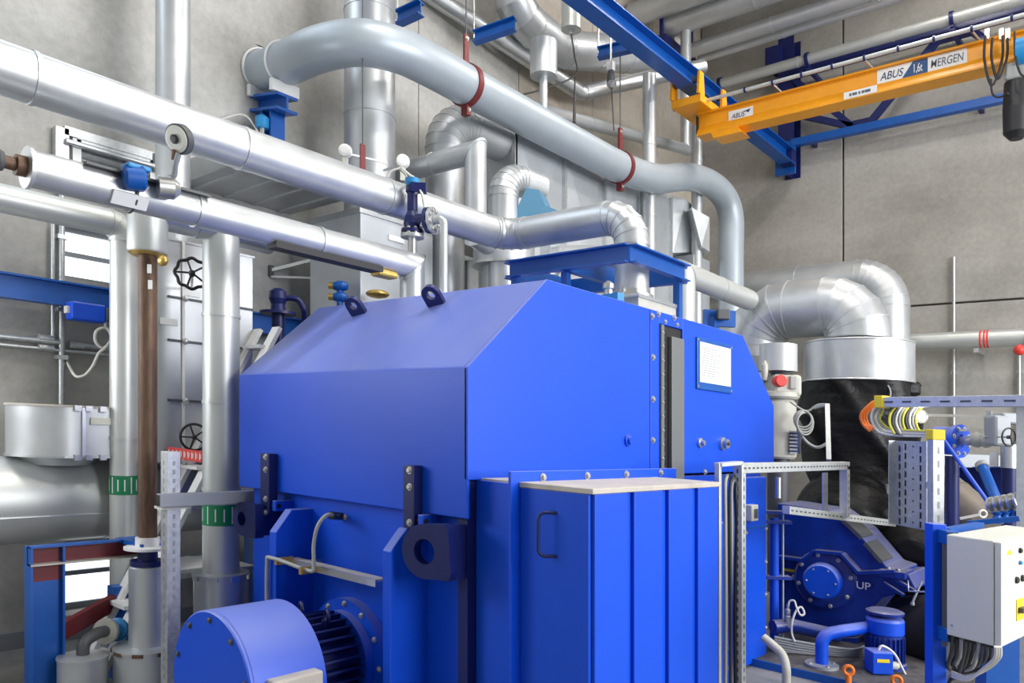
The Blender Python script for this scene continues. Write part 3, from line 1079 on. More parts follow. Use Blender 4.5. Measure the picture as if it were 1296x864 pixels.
MB().lathe((UC, v5, zc3), (0, 0, 1), [(0.103, 0), (0.103, zc2 - zc3 - 0.01), (0.09, zc2 - zc3)], 36).obj('clad_cylinder', 'alu', p5)
MB().lathe((UC, v5, 0.0), (0, 0, 1), [(0.185, 0), (0.185, zc3 - 0.015), (0.19, zc3 - 0.015), (0.19, zc3), (0.10, zc3 + 0.01)], 40).obj('drum_foot', 'alu', p5)
for k in range(9):
    t = 2 * math.pi * k / 9
    MB().ob((UC + 0.19 * math.cos(t), v5 + 0.19 * math.sin(t), zc3 - 0.012), V((math.cos(t), math.sin(t), 0)) * 0.005, V((-math.sin(t), math.cos(t), 0)) * 0.03, (0, 0, 0.01)).obj('drum_latch', 'rust', p5)

# small drum with bent pipe left of it
zq = at(105, 832, u=-4.72)
dr = thing('insulated_drum', 'small clad drum with a bent grey pipe rising from its lid', 'drum', (zq.x, zq.y, 0))
MB().lathe((zq.x, zq.y, 0.0), (0, 0, 1), [(0.13, 0), (0.13, zq.z), (0.135, zq.z), (0.135, zq.z + 0.012), (0.02, zq.z + 0.02)], 36).obj('drum_shell', 'alu', dr)
c0 = V((zq.x, zq.y, zq.z))
c1 = at(125, 800, d=dep(zq) + 0.1); c2 = at(150, 796, d=dep(zq) + 0.3)
MB().tube(fillet([c0, c0 + V((0, 0, 0.09)), c1, c2], 0.08), 0.034, 16).obj('bent_pipe', 'dark_grey', dr)
dd = (c2 - c1).normalized()
flange(dr, c1 + dd * 0.07, dd, 0.034, 0.075, 0.022, 6, 'beige')
MB().lathe(c1 + dd * 0.085, dd, [(0.07, 0), (0.07, 0.02), (0.045, 0.03), (0.045, 0.08), (0.07, 0.09), (0.07, 0.11)], 20).obj('valve_body', 'light_blue', dr)

# upright pipe by the wall at the top
a6 = at(219, 100, u=-5.6)
pipe('clad_pipe', 'upright aluminium pipe rising to the ceiling behind the thick crossing pipe', 'pipe', [(a6.x, a6.y, 2.8), (a6.x, a6.y, TOP - 0.01)], 0.120, 'alu', seam=1.15)

# tall round stack and its box
a7 = at(468, 150, u=-5.5)
st = pipe('clad_stack', 'wide upright aluminium duct rising to the ceiling behind the arched grey pipe', 'duct', [(a7.x, a7.y, 3.54), (a7.x, a7.y, TOP - 0.01)], 0.229, 'alu', seam=0.95)
MB().cyl((a7.x, a7.y, 0.0), (a7.x, a7.y, 2.60), 0.215, None, 36).obj('lower_jacket', 'alu_white', st)
for wz in (2.35, 2.52):
    MB().torus((a7.x, a7.y, wz), (0, 0, 1), 0.217, 0.006, 36, 6).obj('jacket_band', 'bead', st)
MB().bx(-5.93, -5.2, 4.11, 4.95, 2.6, 3.54).obj('damper_box', 'duct_sheet', st, bevel=0.008)
MB().bx(-5.94, -5.185, 4.09, 4.97, 3.50, 3.545).obj('box_lid', 'alu_dark', st)
q = at(501, 302, u=-5.19)
MB().bx(-5.2, -5.19, q.y - 0.08, q.y + 0.1, q.z - 0.025, q.z + 0.025).obj('box_tag', 'white', st)
MB().sphere(at(478, 372, d=6.4), 0.10, 14, 8, (1.0, 1.0, 0.35)).obj('foil_wrap', 'brass', st)

# shallow sheet duct along the wall, behind the crossing pipe
e0, e1 = at(235, 230, u=-6.2).y, at(392, 260, u=-6.0).y
sd = thing('wall_duct', 'shallow grey sheet metal duct fixed along the concrete wall', 'duct', (-5.7, e0, 3.66))
MB().bx(UW, -5.25, e0, e1, 3.66, 3.84).obj('duct_body', 'alu_dark', sd, bevel=0.006)
for k in range(4):
    q = e0 + (e1 - e0) * (k + 0.5) / 4
    MB().bx(UW, -5.235, q - 0.02, q + 0.02, 3.645, 3.855).obj('duct_flange', 'galv', sd)

# ------------------------------------------------------------------ arched grey pipe with red hangers
G = [at(318, 93, d=7.1), at(345, 88, d=6.85), at(368, 78, d=6.65), at(405, 62, d=6.35), at(455, 54, d=6.22), at(505, 64, d=6.35), at(545, 83, d=6.6), at(590, 108, d=6.95),
     at(660, 146, d=7.63), at(725, 181, d=8.3), at(785, 212, d=8.97), at(830, 226, d=9.55), at(870, 224, d=10.2), at(898, 232, d=10.6), at(917, 250, d=10.85),
     at(925, 276, d=10.95), at(925, 320, d=10.95), at(925, 400, d=10.95), at(925, 500, d=10.95)]
gp_ = thing('grey_pipe', 'smooth matt grey pipe arching out of the wall and running to a long drop', 'pipe', G[0])
MB().tube(catmull(G, 6), 0.178, 32).obj('pipe_run', 'grey_pipe', gp_)
# wall sleeve and two clamp saddles on a blue bracket
dd = (G[1] - G[0]).normalized()
MB().band(G[0] + dd * 0.08, dd, 0.16, 0.24, 0.05).obj('wall_sleeve', 'black', gp_)
br = thing('pipe_bracket', 'blue steel bracket with two white clamp saddles under the arched pipe', 'bracket', at(362, 160, d=6.8))
for i, t in enumerate((0.28, 0.85)):
    p = G[0].lerp(G[2], t)
    MB().band(p, dd, 0.178, 0.19, 0.03).obj('clamp_ring', 'white', br)
    MB().ob(p + V((0, 0, -0.22)), dd * 0.03, dd.cross(V((0, 0, 1))).normalized() * 0.13, (0, 0, 0.05)).obj('saddle', 'white', br)
pm = G[0].lerp(G[2], 0.57) + V((0, 0, -0.29))
sx = dd.cross(V((0, 0, 1))).normalized()
MB().ob(pm + V((0, 0, 0.012)), dd * 0.24, sx * 0.10, (0, 0, 0.012)).ob(pm + V((0, 0, -0.05)), dd * 0.24, sx * 0.01, (0, 0, 0.05)).ob(pm + V((0, 0, -0.112)), dd * 0.24, sx * 0.10, (0, 0, 0.012)).obj('cross_beam', 'beam_blue', br)
MB().ob(pm + V((0, 0, -0.46)), dd * 0.07, sx * 0.012, (0, 0, 0.34)).ob(pm + dd * 0.07 + V((0, 0, -0.46)), dd * 0.01, sx * 0.07, (0, 0, 0.34)).ob(pm - dd * 0.07 + V((0, 0, -0.46)), dd * 0.01, sx * 0.07, (0, 0, 0.34)).obj('bracket_post', 'beam_blue', br)
wp = V((UW + 0.0, pm.y, pm.z - 0.78))
MB().bar((UW, pm.y, pm.z - 0.72), (pm.x, pm.y, pm.z - 0.72), 0.1, 0.1).obj('wall_arm', 'beam_blue', br)
q = pm + V((0.02, -0.12, -0.30))
sn_ = thing('level_sensor', 'small sensor with a light blue cap on the blue pipe bracket', 'sensor', q + V((0, 0, -0.2)))
MB().lathe(q, (0, 0, 1), [(0.05, 0), (0.06, 0.02), (0.06, 0.09), (0.02, 0.12)], 16).obj('sensor_cap', 'light_blue', sn_)
MB().cyl(q + V((0, 0, -0.22)), q, 0.022, None, 12).obj('sensor_body', 'steel', sn_)
MB().tube(catmull([q + V((0, 0, -0.1)), q + V((-0.1, -0.1, 0.1)), q + V((-0.2, -0.25, 0.05)), q + V((-0.25, -0.5, -0.12))]), 0.008, 8).obj('sensor_cable', 'cable_white', sn_)


def hanger(i, p, tdir, R, label, hook):
    tdir = V(tdir).normalized()
    r = thing('pipe_hanger', label, 'hanger', p + V((0, 0, -R)))
    MB().band(p, tdir, R - 0.002, R + 0.014, 0.06).obj('clamp_ring', 'red_paint', r)
    side = tdir.cross(V((0, 0, 1))).normalized()
    low = p + V((0, 0, -R - 0.05))
    MB().ob(low, tdir * 0.03, side * 0.035, (0, 0, 0.045)).obj('clamp_lug', 'red_paint', r)
    bolt(r, low + side * 0.036, side, 0.014)
    bolt(r, low - side * 0.036, -side, 0.014)
    up = p + V((0, 0, R + 0.0))
    MB().ob(up + V((0, 0, 0.13)), tdir * 0.03, side * 0.012, (0, 0, 0.15)).obj('strap', 'red_paint', r)
    bolt(r, up + V((0, 0, 0.24)) + side * 0.012, side, 0.014)
    top = V((p.x, p.y, TOP)) if not hook else V((p.x, p.y, p.z + hook))
    MB().cyl(up + V((0, 0, 0.27)), top, 0.007, None, 8).obj('hanger_rod', 'dark_grey', r)
    return r


hanger(0, G[7], G[8] - G[6], 0.178, 'dark red ring clamp on the arched grey pipe before its straight fall', 0)
hanger(1, G[10], G[11] - G[9], 0.178, 'dark red ring clamp on the grey pipe below the hook chain', 1.3)
# thin wall hanger seen in front of the stack
q = at(459, 200, d=6.15)
r = thing('rod_hanger', 'thin rod with a red strap hanging in front of the wide duct', 'hanger', q)
MB().ob(q, (0.006, 0, 0), (0, 0.025, 0), (0, 0, 0.11)).obj('strap', 'red_paint', r)
MB().cyl(q + V((0, 0, 0.1)), V((q.x, q.y, TOP)), 0.006, None, 8).obj('hanger_rod', 'dark_grey', r)

# ------------------------------------------------------------------ pipe bends around the sheet metal housing
hs = thing('duct_housing', 'large grey sheet metal housing with cross-broken panels behind the pipes', 'housing', (-5.7, 8.2, 0))
HU, HV0, HV1, HW0, HW1 = -5.12, 6.04, 9.3, 0.0, 4.95
MB().bx(-5.62, HU - 0.03, HV0 + 0.03, HV1 - 0.03, HW0, HW1 - 0.03).obj('housing_core', 'duct_sheet', hs)


def cross_broken(u, v0, v1, w0, w1, dep_=0.035):
    c = ((u + dep_), (v0 + v1) / 2, (w0 + w1) / 2)
    e = [(u, v0, w0), (u, v1, w0), (u, v1, w1), (u, v0, w1)]
    return MB().add(e + [c], [(0, 1, 4), (1, 2, 4), (2, 3, 4), (3, 0, 4)])


vv = [HV0, 6.9, 7.7, 8.5, HV1]
ww = [1.9, 3.2, HW1]
for i in range(4):
    for j in range(2):
        cross_broken(HU - 0.028, vv[i] + 0.01, vv[i + 1] - 0.01, ww[j] + 0.01, ww[j + 1] - 0.01).obj('sheet_panel', 'duct_sheet', hs)
for q in vv:
    MB().bx(HU - 0.035, HU + 0.012, q - 0.02, q + 0.02, HW0, HW1).obj('corner_seam', 'galv', hs)
MB().bx(-5.63, HU + 0.012, HV0 - 0.005, HV0 + 0.02, HW0, HW1).obj('end_panel', 'duct_sheet', hs)
# hopper on its far end
hp_ = thing('hopper', 'angular grey hopper with slanted sides beside the housing', 'hopper', (-4.7, 10.2, 2.2))
A = [at(833, 243, d=10.6), at(852, 320, d=10.6), at(893, 318, d=10.9), at(893, 276, d=10.9), at(868, 252, d=10.7)]
MB().prism(A, (-0.35, 0.5, 0)).obj('hopper_side', 'duct_sheet', hp_)
MB().prism([at(875, 262, d=10.5), at(898, 275, d=10.6), at(898, 318, d=10.6), at(888, 312, d=10.5)], (-0.2, 0.2, 0)).obj('hopper_flap', 'alu', hp_)
MB().bx(A[1].x - 0.35, A[1].x + 0.2, A[1].y + 0.2, A[1].y + 0.7, 0.0, A[1].z).obj('hopper_leg', 'duct_sheet', hp_)

b9 = at(563, 250, u=-5.33)
pipe('clad_pipe', 'wide aluminium pipe with a segmented bend entering the sheet metal housing', 'pipe',
     [(-5.33, b9.y, 0.05), (-5.33, b9.y, 4.72), (-5.33, HV0 + 0.02, 4.72)], 0.190, 'alu', bend=1.7, ngore=7, seam=0.8)
e11 = at(637, 300, d=7.0)
t10 = at(602, 192, d=6.65)
l10 = at(512, 213, v=t10.y)
pipe('clad_pipe', 'slim aluminium pipe mitred downward in front of the segmented bend', 'pipe',
     [(l10.x - 0.15, t10.y, t10.z), t10, (t10.x, t10.y, 3.37), (e11.x - 0.08, e11.y - 0.05, 3.37)], 0.094, 'alu', style='mitre', seam=0.7)
e11 = at(637, 300, d=7.0)
pipe('clad_pipe', 'short aluminium pipe with a tight segmented bend above the drum base', 'pipe',
     [(e11.x, e11.y, 2.9), (e11.x, e11.y, 4.03), (e11.x + 0.03, e11.y + 0.48, 4.03)], 0.137, 'alu', bend=1.5, ngore=7, seam=0.5)
b11 = thing('drum_base', 'wide clad drum with a flanged lid under the segmented bend', 'drum', (e11.x - 0.1, e11.y + 0.1, 0))
cc = V((e11.x - 0.08, e11.y + 0.1, 0))
zf = at(630, 337, d=7.2).z
MB().cyl(cc, cc + V((0, 0, zf - 0.03)), 0.20, None, 36).obj('drum_foot', 'alu_white', b11)
MB().lathe(cc + V((0, 0, zf)), (0, 0, 1), [(0.285, 0), (0.285, 0.26), (0.14, 0.30)], 40).obj('drum_shell', 'alu', b11)
flange(b11, cc + V((0, 0, zf - 0.015)), (0, 0, 1), 0.19, 0.30, 0.025, 8, 'steel')
# pale blue saddle funnel
fn = thing('duct_funnel', 'pale blue sheet metal funnel beside the segmented bend', 'funnel', at(685, 275, d=6.95))
MB().prism([at(655, 262, d=6.95), at(666, 238, d=6.95), at(682, 240, d=6.95), at(690, 260, d=6.95), at(716, 270, d=6.95), at(722, 278, d=6.95), at(655, 288, d=6.95)], (-0.1, 0.25, 0)).obj('funnel_sheet', 'pale_blue', fn)
q = at(690, 278, d=7.0)
MB().bx(q.x - 0.1, q.x + 0.02, q.y + 0.05, q.y + 0.2, RFW - 0.02, q.z).obj('funnel_leg', 'duct_sheet', fn)
# angled pipe lying in the blue frame
q0, q1 = at(690, 345, d=6.4), at(760, 320, d=6.0)
pipe('clad_pipe', 'short aluminium elbow lying inside the blue support frame', 'pipe', [V((q0.x, q0.y, RFW)), q0 + V((0, 0, 0.12)), q1 + V((0.2, 0.25, -0.02)), ], 0.105, 'alu', bend=1.3, ngore=4, seam=0.6)

# ------------------------------------------------------------------ blue support frame and duct box on the hood
bf = thing('support_frame', 'blue channel steel frame around the pipe above the generator roof', 'frame', (-3.1, 4.7, RFW))
fw0, fw1 = 2.825, 2.945


def channel(mb, p, q, h, f, side):
    """U channel from p to q, web height h, flange width f toward side"""
    p, q, side = V(p), V(q), V(side)
    mb.ob((p + q) / 2, (q - p) / 2, side * 0.005, (0, 0, h / 2))
    for s in (-1, 1):
        mb.ob((p + q) / 2 + side * f / 2 + V((0, 0, s * (h / 2 - 0.005))), (q - p) / 2, side * f / 2, (0, 0, 0.005))
    return mb


wz = (fw0 + fw1) / 2
for p, q, s in (((-3.68, 4.28, wz), (-2.66, 4.28, wz), (0, -1, 0)), ((-2.66, 4.28, wz), (-2.66, 5.02, wz), (1, 0, 0)),
                ((-3.68, 5.02, wz), (-2.66, 5.02, wz), (0, 1, 0)), ((-3.68, 4.28, wz), (-3.68, 5.02, wz), (-1, 0, 0)), ((-3.15, 4.3, wz), (-3.15, 5.0, wz), (-1, 0, 0))):
    channel(MB(), p, q, fw1 - fw0, 0.055, s).obj('channel', 'beam_blue', bf)
for x, y in ((-3.66, 4.32), (-2.70, 5.0), (-3.66, 5.0), (-3.2, 4.32)):
    MB().bx(x - 0.025, x + 0.025, y - 0.025, y + 0.025, RFW, fw0).obj('leg', 'beam_blue', bf)
MB().bar((-3.6, 4.5, 2.62), (-2.75, 4.32, 2.62), 0.06, 0.05).obj('tie_bar', 'light_blue', bf)
dbx = thing('duct_box', 'pale rectangular sheet metal box on the generator roof', 'duct box', (-3.0, 4.8, RFW))
MB().bx(-3.35, -2.7, 4.46, 5.05, RFW, 2.655).obj('box_body', 'beige', dbx, bevel=0.006)
MB().bx(-3.37, -2.69, 4.45, 5.06, 2.635, 2.66).obj('box_rim', 'alu_dark', dbx)
q = at(770, 358, v=4.4)
vb = thing('vent_valve', 'small brass vent valve standing under the blue frame', 'valve', (q.x, q.y, RFW))
MB().lathe((q.x, q.y, RFW), (0, 0, 1), [(0.05, 0), (0.05, 0.03), (0.03, 0.035), (0.03, 0.08), (0.045, 0.085), (0.045, 0.13), (0.03, 0.14), (0.03, 0.2), (0.04, 0.21), (0.04, 0.24), (0.015, 0.26)], 16).obj('valve_body', 'steel', vb)
MB().lathe((q.x, q.y, RFW + 0.09), (0, 0, 1), [(0.047, 0), (0.047, 0.035)], 6).obj('hex_nut', 'brass', vb)

# pipe with mitre beyond the generator, running into the big elbow
u14 = -3.4
v14 = at(865, 340, u=u14).y
pipe('clad_pipe', 'pale clad pipe mitred upward behind the generator and leaning on the big elbow', 'pipe',
     [(u14, v14, 0.0), (u14, v14, 3.22), (u14, 7.85, 3.20)], 0.108, 'alu_white', style='mitre', seam=0.75)
# upright slim pipes
for x, d_, R, lab, y0 in ((822, 9.72, 0.084, 'slim upright aluminium pipe with a joint band behind the grey pipe', 95), (882, 10.7, 0.075, 'slim upright aluminium pipe beside the crane end carriage', 120)):
    q = at(x, 300, d=d_)
    pipe('clad_pipe', lab, 'pipe', [(q.x, q.y, 0.0), (q.x, q.y, at(x, y0, d=d_).z)], R, 'alu', seam=0.9)

# thin pipe low behind the hook, and overhead pipes along the wall
a = at(742, 164, d=9.6); b = at(868, 189, d=11.6)
pipe('clad_pipe', 'thin pale pipe running behind the hook chain and turning upward', 'pipe', [at(650, 140, d=9.0) + V((0.2, 0, 0)), b, V((b.x, b.y, TOP))], 0.078, 'alu', style='mitre', seam=1.2)
c0 = at(735, 118, d=10.15)
pipe('clad_pipe', 'slim clad pipe high along the wall, bending toward the crane runway', 'pipe',
     [at(510, -30, d=8.2), c0, at(890, 84, d=10.75)], 0.098, 'alu_dark', bend=2.0, style='smooth', seam=1.3)
pipe('clad_pipe', 'wide overhead pipe with a segmented bend coming down from the ceiling', 'pipe',
     [at(636, -120, d=8.9), at(650, 18, d=9.0), at(708, 62, d=9.7), at(820, 72, d=10.9)], 0.235, 'alu', bend=1.6, ngore=3, seam=0.55)
q = at(688, 75, d=8.0)
k1 = thing('vent_pot', 'aluminium pot with a thin drain pipe standing on the grey pipe', 'vent pot', at(690, 135, d=7.95))
MB().lathe((q.x, q.y, at(688, 97, d=8.0).z), (0, 0, 1), [(0.142, 0), (0.142, 0.36), (0.05, 0.42)], 32).obj('pot_body', 'alu', k1)
z0, z1 = at(690, 140, d=8.0).z, at(690, 97, d=8.0).z
MB().tube(fillet([V((q.x, q.y, z1 + 0.01)), V((q.x, q.y, z0)), V((q.x - 0.12, q.y, z0 - 0.02))], 0.05), 0.042, 16).obj('drain_pipe', 'alu', k1)
q = at(723, 10, d=8.6)
k2 = thing('pendant_can', 'hanging aluminium can with a black cable below the runway beam', 'pendant', at(724, 42, d=8.6))
zc = at(724, 38, d=8.6).z
MB().lathe((q.x, q.y, zc), (0, 0, 1), [(0.03, -0.05), (0.03, 0), (0.112, 0.0), (0.112, 0.7)], 28).obj('can_body', 'alu_white', k2)
MB().tube(catmull([V((q.x, q.y, zc - 0.04)), at(727, 70, d=8.6), at(728, 95, d=8.6), at(690, 112, d=8.5), at(650, 123, d=8.3), at(625, 135, d=8.2)]), 0.010, 8).obj('cable', 'cable_dark', k2)
MB().tube([at(728, 92, d=8.6), at(727, 125, d=8.6), at(727, 155, d=8.6)], [0.006, 0.012, 0.02], 8).obj('cable_drop', 'cable_dark', k2)
MB().cyl((q.x, q.y, zc + 0.6), (q.x, q.y, TOP), 0.03, None, 12).obj('riser', 'alu_dark', k2)
for (x, y, x2, y2, d_, lab) in ((600, 48, 652, 30, 8.6, 'short blue bracket under the wall pipes'), (757, 68, 800, 58, 9.4, 'dark blue bracket stub under the runway beam'), (503, 24, 533, 10, 7.6, 'dark blue bracket stub beside the wide duct')):
    a, b = at(x, y, d=d_), at(x2, y2, d=d_ - 0.15)
    r = thing('beam_stub', lab, 'bracket', (a + b) / 2)
    dd = (b - a).normalized()
    sx = dd.cross(V((0, 0, 1))).normalized()
    L = (b - a) / 2
    for dz_ in (-0.06, 0.06):
        MB().ob((a + b) / 2 + V((0, 0, dz_)), L, sx * 0.055, (0, 0, 0.006)).obj('flange_plate', 'beam_blue', r)
    MB().ob((a + b) / 2, L, sx * 0.006, (0, 0, 0.06)).obj('web_plate', 'beam_blue', r)
    MB().cyl((a.x, a.y, a.z), (a.x, a.y, TOP), 0.012, None, 8).obj('hanger_rod', 'steel', r)
# ------------------------------------------------------------------ crane runway, crane and wall steelwork
def ibeam(mb, p, q, h, b, tw=0.01, tf=0.014, up=(0, 0, 1)):
    p, q = V(p), V(q)
    d = (q - p).normalized()
    s = d.cross(V(up)).normalized()
    n = s.cross(d)
    m = (p + q) / 2
    L = (q - p) / 2
    mb.ob(m, L, s * tw / 2, n * (h / 2 - tf))
    for k in (-1, 1):
        mb.ob(m + n * k * (h / 2 - tf / 2), L, s * b / 2, n * tf / 2)
    return mb


RU, RW0, RW1 = -4.59, 6.10, 6.33
rw = thing('crane_runway', 'long blue runway beam running to the end wall', 'beam', (RU, 8, RW0))
ibeam(MB(), (RU, 0.5, (RW0 + RW1) / 2), (RU, 12.15, (RW0 + RW1) / 2), RW1 - RW0, 0.21).obj('runway_beam', 'beam_blue', rw)
for v in (1.5, 4.4):
    MB().bx(RU - 0.06, RU + 0.06, v - 0.06, v + 0.06, RW1, TOP).obj('suspension_post', 'beam_blue', rw)
    MB().bx(RU - 0.10, RU + 0.10, v - 0.12, v + 0.12, RW1, RW1 + 0.025).obj('clamp_plate', 'navy', rw)
MB().bx(RU - 0.09, RU + 0.09, 12.0, 12.18, RW0 - 0.02, RW1 + 0.02).obj('buffer_plate', 'navy', rw)

wc = thing('wall_column', 'dark blue steel column bolted to the end wall behind the girder', 'column', (-4.67, 12.3, 5.9))
q0, q1 = at(985, 222, v=12.2), at(1005, 222, v=12.2)
ibeam(MB(), ((q0.x + q1.x) / 2, 12.34, q0.z), ((q0.x + q1.x) / 2, 12.34, 8.2), 0.30, q1.x - q0.x, up=(0, 1, 0)).obj('column_shaft', 'navy', wc)
MB().bx(q0.x - 0.03, q1.x + 0.03, 12.15, 12.20, q0.z - 0.02, q0.z + 0.5).obj('end_plate', 'beam_blue', wc)
q = at(979, 72, v=12.1)
MB().bx(q.x - 0.12, q.x + 0.12, 12.05, 12.49, q.z - 0.15, q.z + 0.15).obj('bracket_head', 'navy', wc)

# lattice bracing on the end wall
lt = thing('wall_truss', 'blue steel lattice girder along the end wall behind the crane', 'truss', at(1100, 160, v=12.2))
bz = at(1100, 161, v=12.2).z
tz = at(1100, 68, v=12.2).z
MB().bar((at(1003, 183, v=12.2).x, 12.2, bz), (3.5, 12.2, bz), 0.12, 0.11).obj('bottom_chord', 'beam_blue', lt)
MB().bar((at(1003, 90, v=12.2).x, 12.2, tz), (3.5, 12.2, tz), 0.12, 0.12).obj('top_chord', 'navy', lt)
nb = at(1090, 155, v=12.2).x
ntp = at(1208, 52, v=12.2).x
per = 2 * (ntp - nb)
for k in range(0, 3):
    c = nb + k * per
    for sg in (-1, 1):
        a, b = V((c + sg * 0.12, 12.2, bz + 0.06)), V((c + sg * (per / 2 - 0.2), 12.2, tz - 0.06))
        if a.x > -4.6 and b.x > -4.6:
            MB().bar(a, b, 0.09, 0.09, (0, 1, 0)).obj('diagonal', 'navy', lt)
        elif sg > 0:
            pass
    if k == 0:
        MB().bar(V((nb - 0.12, 12.2, bz + 0.06)), V((-4.5, 12.2, bz + 0.45)), 0.09, 0.09, (0, 1, 0)).obj('diagonal', 'navy', lt)
    MB().bx(c - 0.2, c + 0.2, 12.17, 12.23, bz + 0.05, bz + 0.14).obj('node_plate', 'navy', lt)
    MB().bx(c + per / 2 - 0.28, c + per / 2 + 0.28, 12.15, 12.25, tz - 0.12, tz - 0.03).obj('node_plate', 'navy', lt)
MB().bar((-3.0, 12.2, (bz + tz) / 2), (-3.0, 12.5, (bz + tz) / 2), 0.05, 0.05).obj('wall_tie', 'navy', lt)
for c in (-4.3, -2.0, 1.5):
    MB().bar((c, 12.2, bz), (c, 12.5, bz), 0.06, 0.06).obj('wall_tie', 'navy', lt)

# yellow crane girder
CV = 9.1
g0 = at(887, 170, v=CV)
zb_, zt_ = 5.56, 5.86
cr = thing('overhead_crane', 'yellow overhead crane girder hanging below the blue runway', 'crane', (-2.5, CV, zb_))
ue = 3.2
MB().bx(g0.x, ue, CV - 0.055, CV + 0.055, zb_ + 0.02, zt_ - 0.02).obj('girder_web', 'crane_yellow', cr)
MB().bx(g0.x, ue, CV - 0.12, CV + 0.12, zb_, zb_ + 0.022).obj('bottom_flange', 'crane_yellow', cr)
MB().bx(g0.x, ue, CV - 0.10, CV + 0.10, zt_ - 0.022, zt_).obj('top_flange', 'crane_yellow', cr)
MB().prism([(g0.x, CV - 0.12, zb_ + 0.02), (g0.x, CV - 0.055, zb_ + 0.02), (g0.x, CV - 0.055, zb_ + 0.13)], (ue - g0.x, 0, 0)).obj('flange_fillet', 'crane_yellow', cr)
# end carriage on the runway flange
ec = MB().bx(RU - 0.2, RU + 0.21, CV - 0.40, CV + 0.35, zt_, zt_ + 0.10).obj('end_carriage', 'crane_yellow', cr, bevel=0.01)
for dv in (-0.36, 0.28):
    for du in (-0.17, 0.17):
        MB().prism([(RU + du, CV + dv - 0.08, zt_ + 0.1), (RU + du, CV + dv + 0.08, zt_ + 0.1), (RU + du, CV + dv + 0.05, RW0 + 0.14), (RU + du, CV + dv - 0.05, RW0 + 0.14)], (0.03 if du > 0 else -0.03, 0, 0)).obj('wheel_cheek', 'crane_yellow', ec)
        s = 1 if du > 0 else -1
        MB().cyl((RU + du - s * 0.085, CV + dv, RW0 + 0.062), (RU + du, CV + dv, RW0 + 0.062), 0.045, None, 18).obj('wheel', 'dark_grey', ec)
MB().prism([(g0.x + 0.25, CV - 0.16, zb_ - 0.09), (g0.x + 0.62, CV - 0.16, zb_ - 0.09), (g0.x + 0.55, CV - 0.13, zb_), (g0.x + 0.2, CV - 0.13, zb_)], (0, 0.26, 0)).obj('stop_block', 'crane_yellow', cr)
MB().bx(g0.x - 0.015, g0.x, CV - 0.1, CV + 0.1, zb_ + 0.03, zt_ - 0.03).obj('end_cap', 'black', cr)


# signs on the girder
def sign(x0, x1, y0, y1, name, matn='white'):
    vv = CV - 0.058
    a, b = at(x0, y0, v=vv), at(x1, y0, v=vv)
    zm = at((x0 + x1) / 2, (y0 + y1) / 2, v=vv).z
    h = (y1 - y0) * dep(a) / FPX
    return a.x, b.x, zm, h, vv


# main sign: white | dark blue slanted | white, on the web
xa, xb = at(1110, 100, v=CV - 0.06).x, at(1224, 75, v=CV - 0.06).x
zc_ = zb_ + 0.195
hh = 0.078
vS = CV - 0.058
sg = MB().bx(xa, xb, vS - 0.002, vS, zc_ - hh, zc_ + hh).obj('sign_plate', 'white', cr)
x1_, x2_ = xa + (xb - xa) * 0.345, xa + (xb - xa) * 0.58
MB().prism([(x1_ - 0.05, vS - 0.003, zc_ - hh), (x2_, vS - 0.003, zc_ - hh), (x2_, vS - 0.003, zc_ + hh), (x1_ + 0.06, vS - 0.003, zc_ + hh)], (0, 0.0015, 0)).obj('sign_field', 'print_blue', sg)
ex, ez = V((1, 0, 0)), V((0, 0, 1))
text_mesh('ABUS', 0.12, (xa + 0.03, vS - 0.004, zc_ - 0.045), ex, ez, shear=0.25, width=(x1_ - xa) - 0.06).obj('lettering', 'print_navy', sg)
text_mesh('1,6t', 0.13, (x1_ + 0.07, vS - 0.0045, zc_ - 0.045), ex, ez, width=(x2_ - x1_) - 0.12).obj('lettering', 'white', sg)
text_mesh('MERGEN', 0.12, (x2_ + 0.03, vS - 0.004, zc_ - 0.042), ex, ez, shear=0.1, width=(xb - x2_) - 0.06).obj('lettering', 'ink', sg)
# smaller plates
xa, xb = at(922, 150, v=CV - 0.06).x, at(953, 145, v=CV - 0.06).x
zz = zb_ + 0.165
s2_ = MB().bx(xa, xb, vS - 0.002, vS, zz - 0.07, zz + 0.07).obj('sign_plate', 'white', cr)
text_mesh('ABUS', 0.085, (xa + 0.04, vS - 0.004, zz - 0.03), ex, ez, shear=0.25, width=(xb - xa) * 0.55).obj('lettering', 'print_navy', s2_)
MB().prism([(xb - 0.13, vS - 0.003, zz + 0.03), (xb - 0.03, vS - 0.003, zz + 0.045), (xb - 0.06, vS - 0.003, zz), (xb - 0.08, vS - 0.003, zz + 0.02)], (0, 0.001, 0)).obj('sign_mark', 'print_navy', s2_)
xa, xb = at(1068, 128, v=CV - 0.12).x, at(1110, 120, v=CV - 0.12).x
s3_ = MB().bx(xa, xb, CV - 0.126, CV - 0.121, zb_ + 0.012, zb_ + 0.09).obj('sign_plate', 'white', cr)
mk = MB()
for k in range(7):
    x = xa + 0.06 + k * (xb - xa - 0.12) / 7
    mk.bx(x, x + random.uniform(0.015, 0.035), CV - 0.128, CV - 0.1262, zb_ + 0.035, zb_ + 0.065)
mk.obj('sign_print', 'ink', s3_)

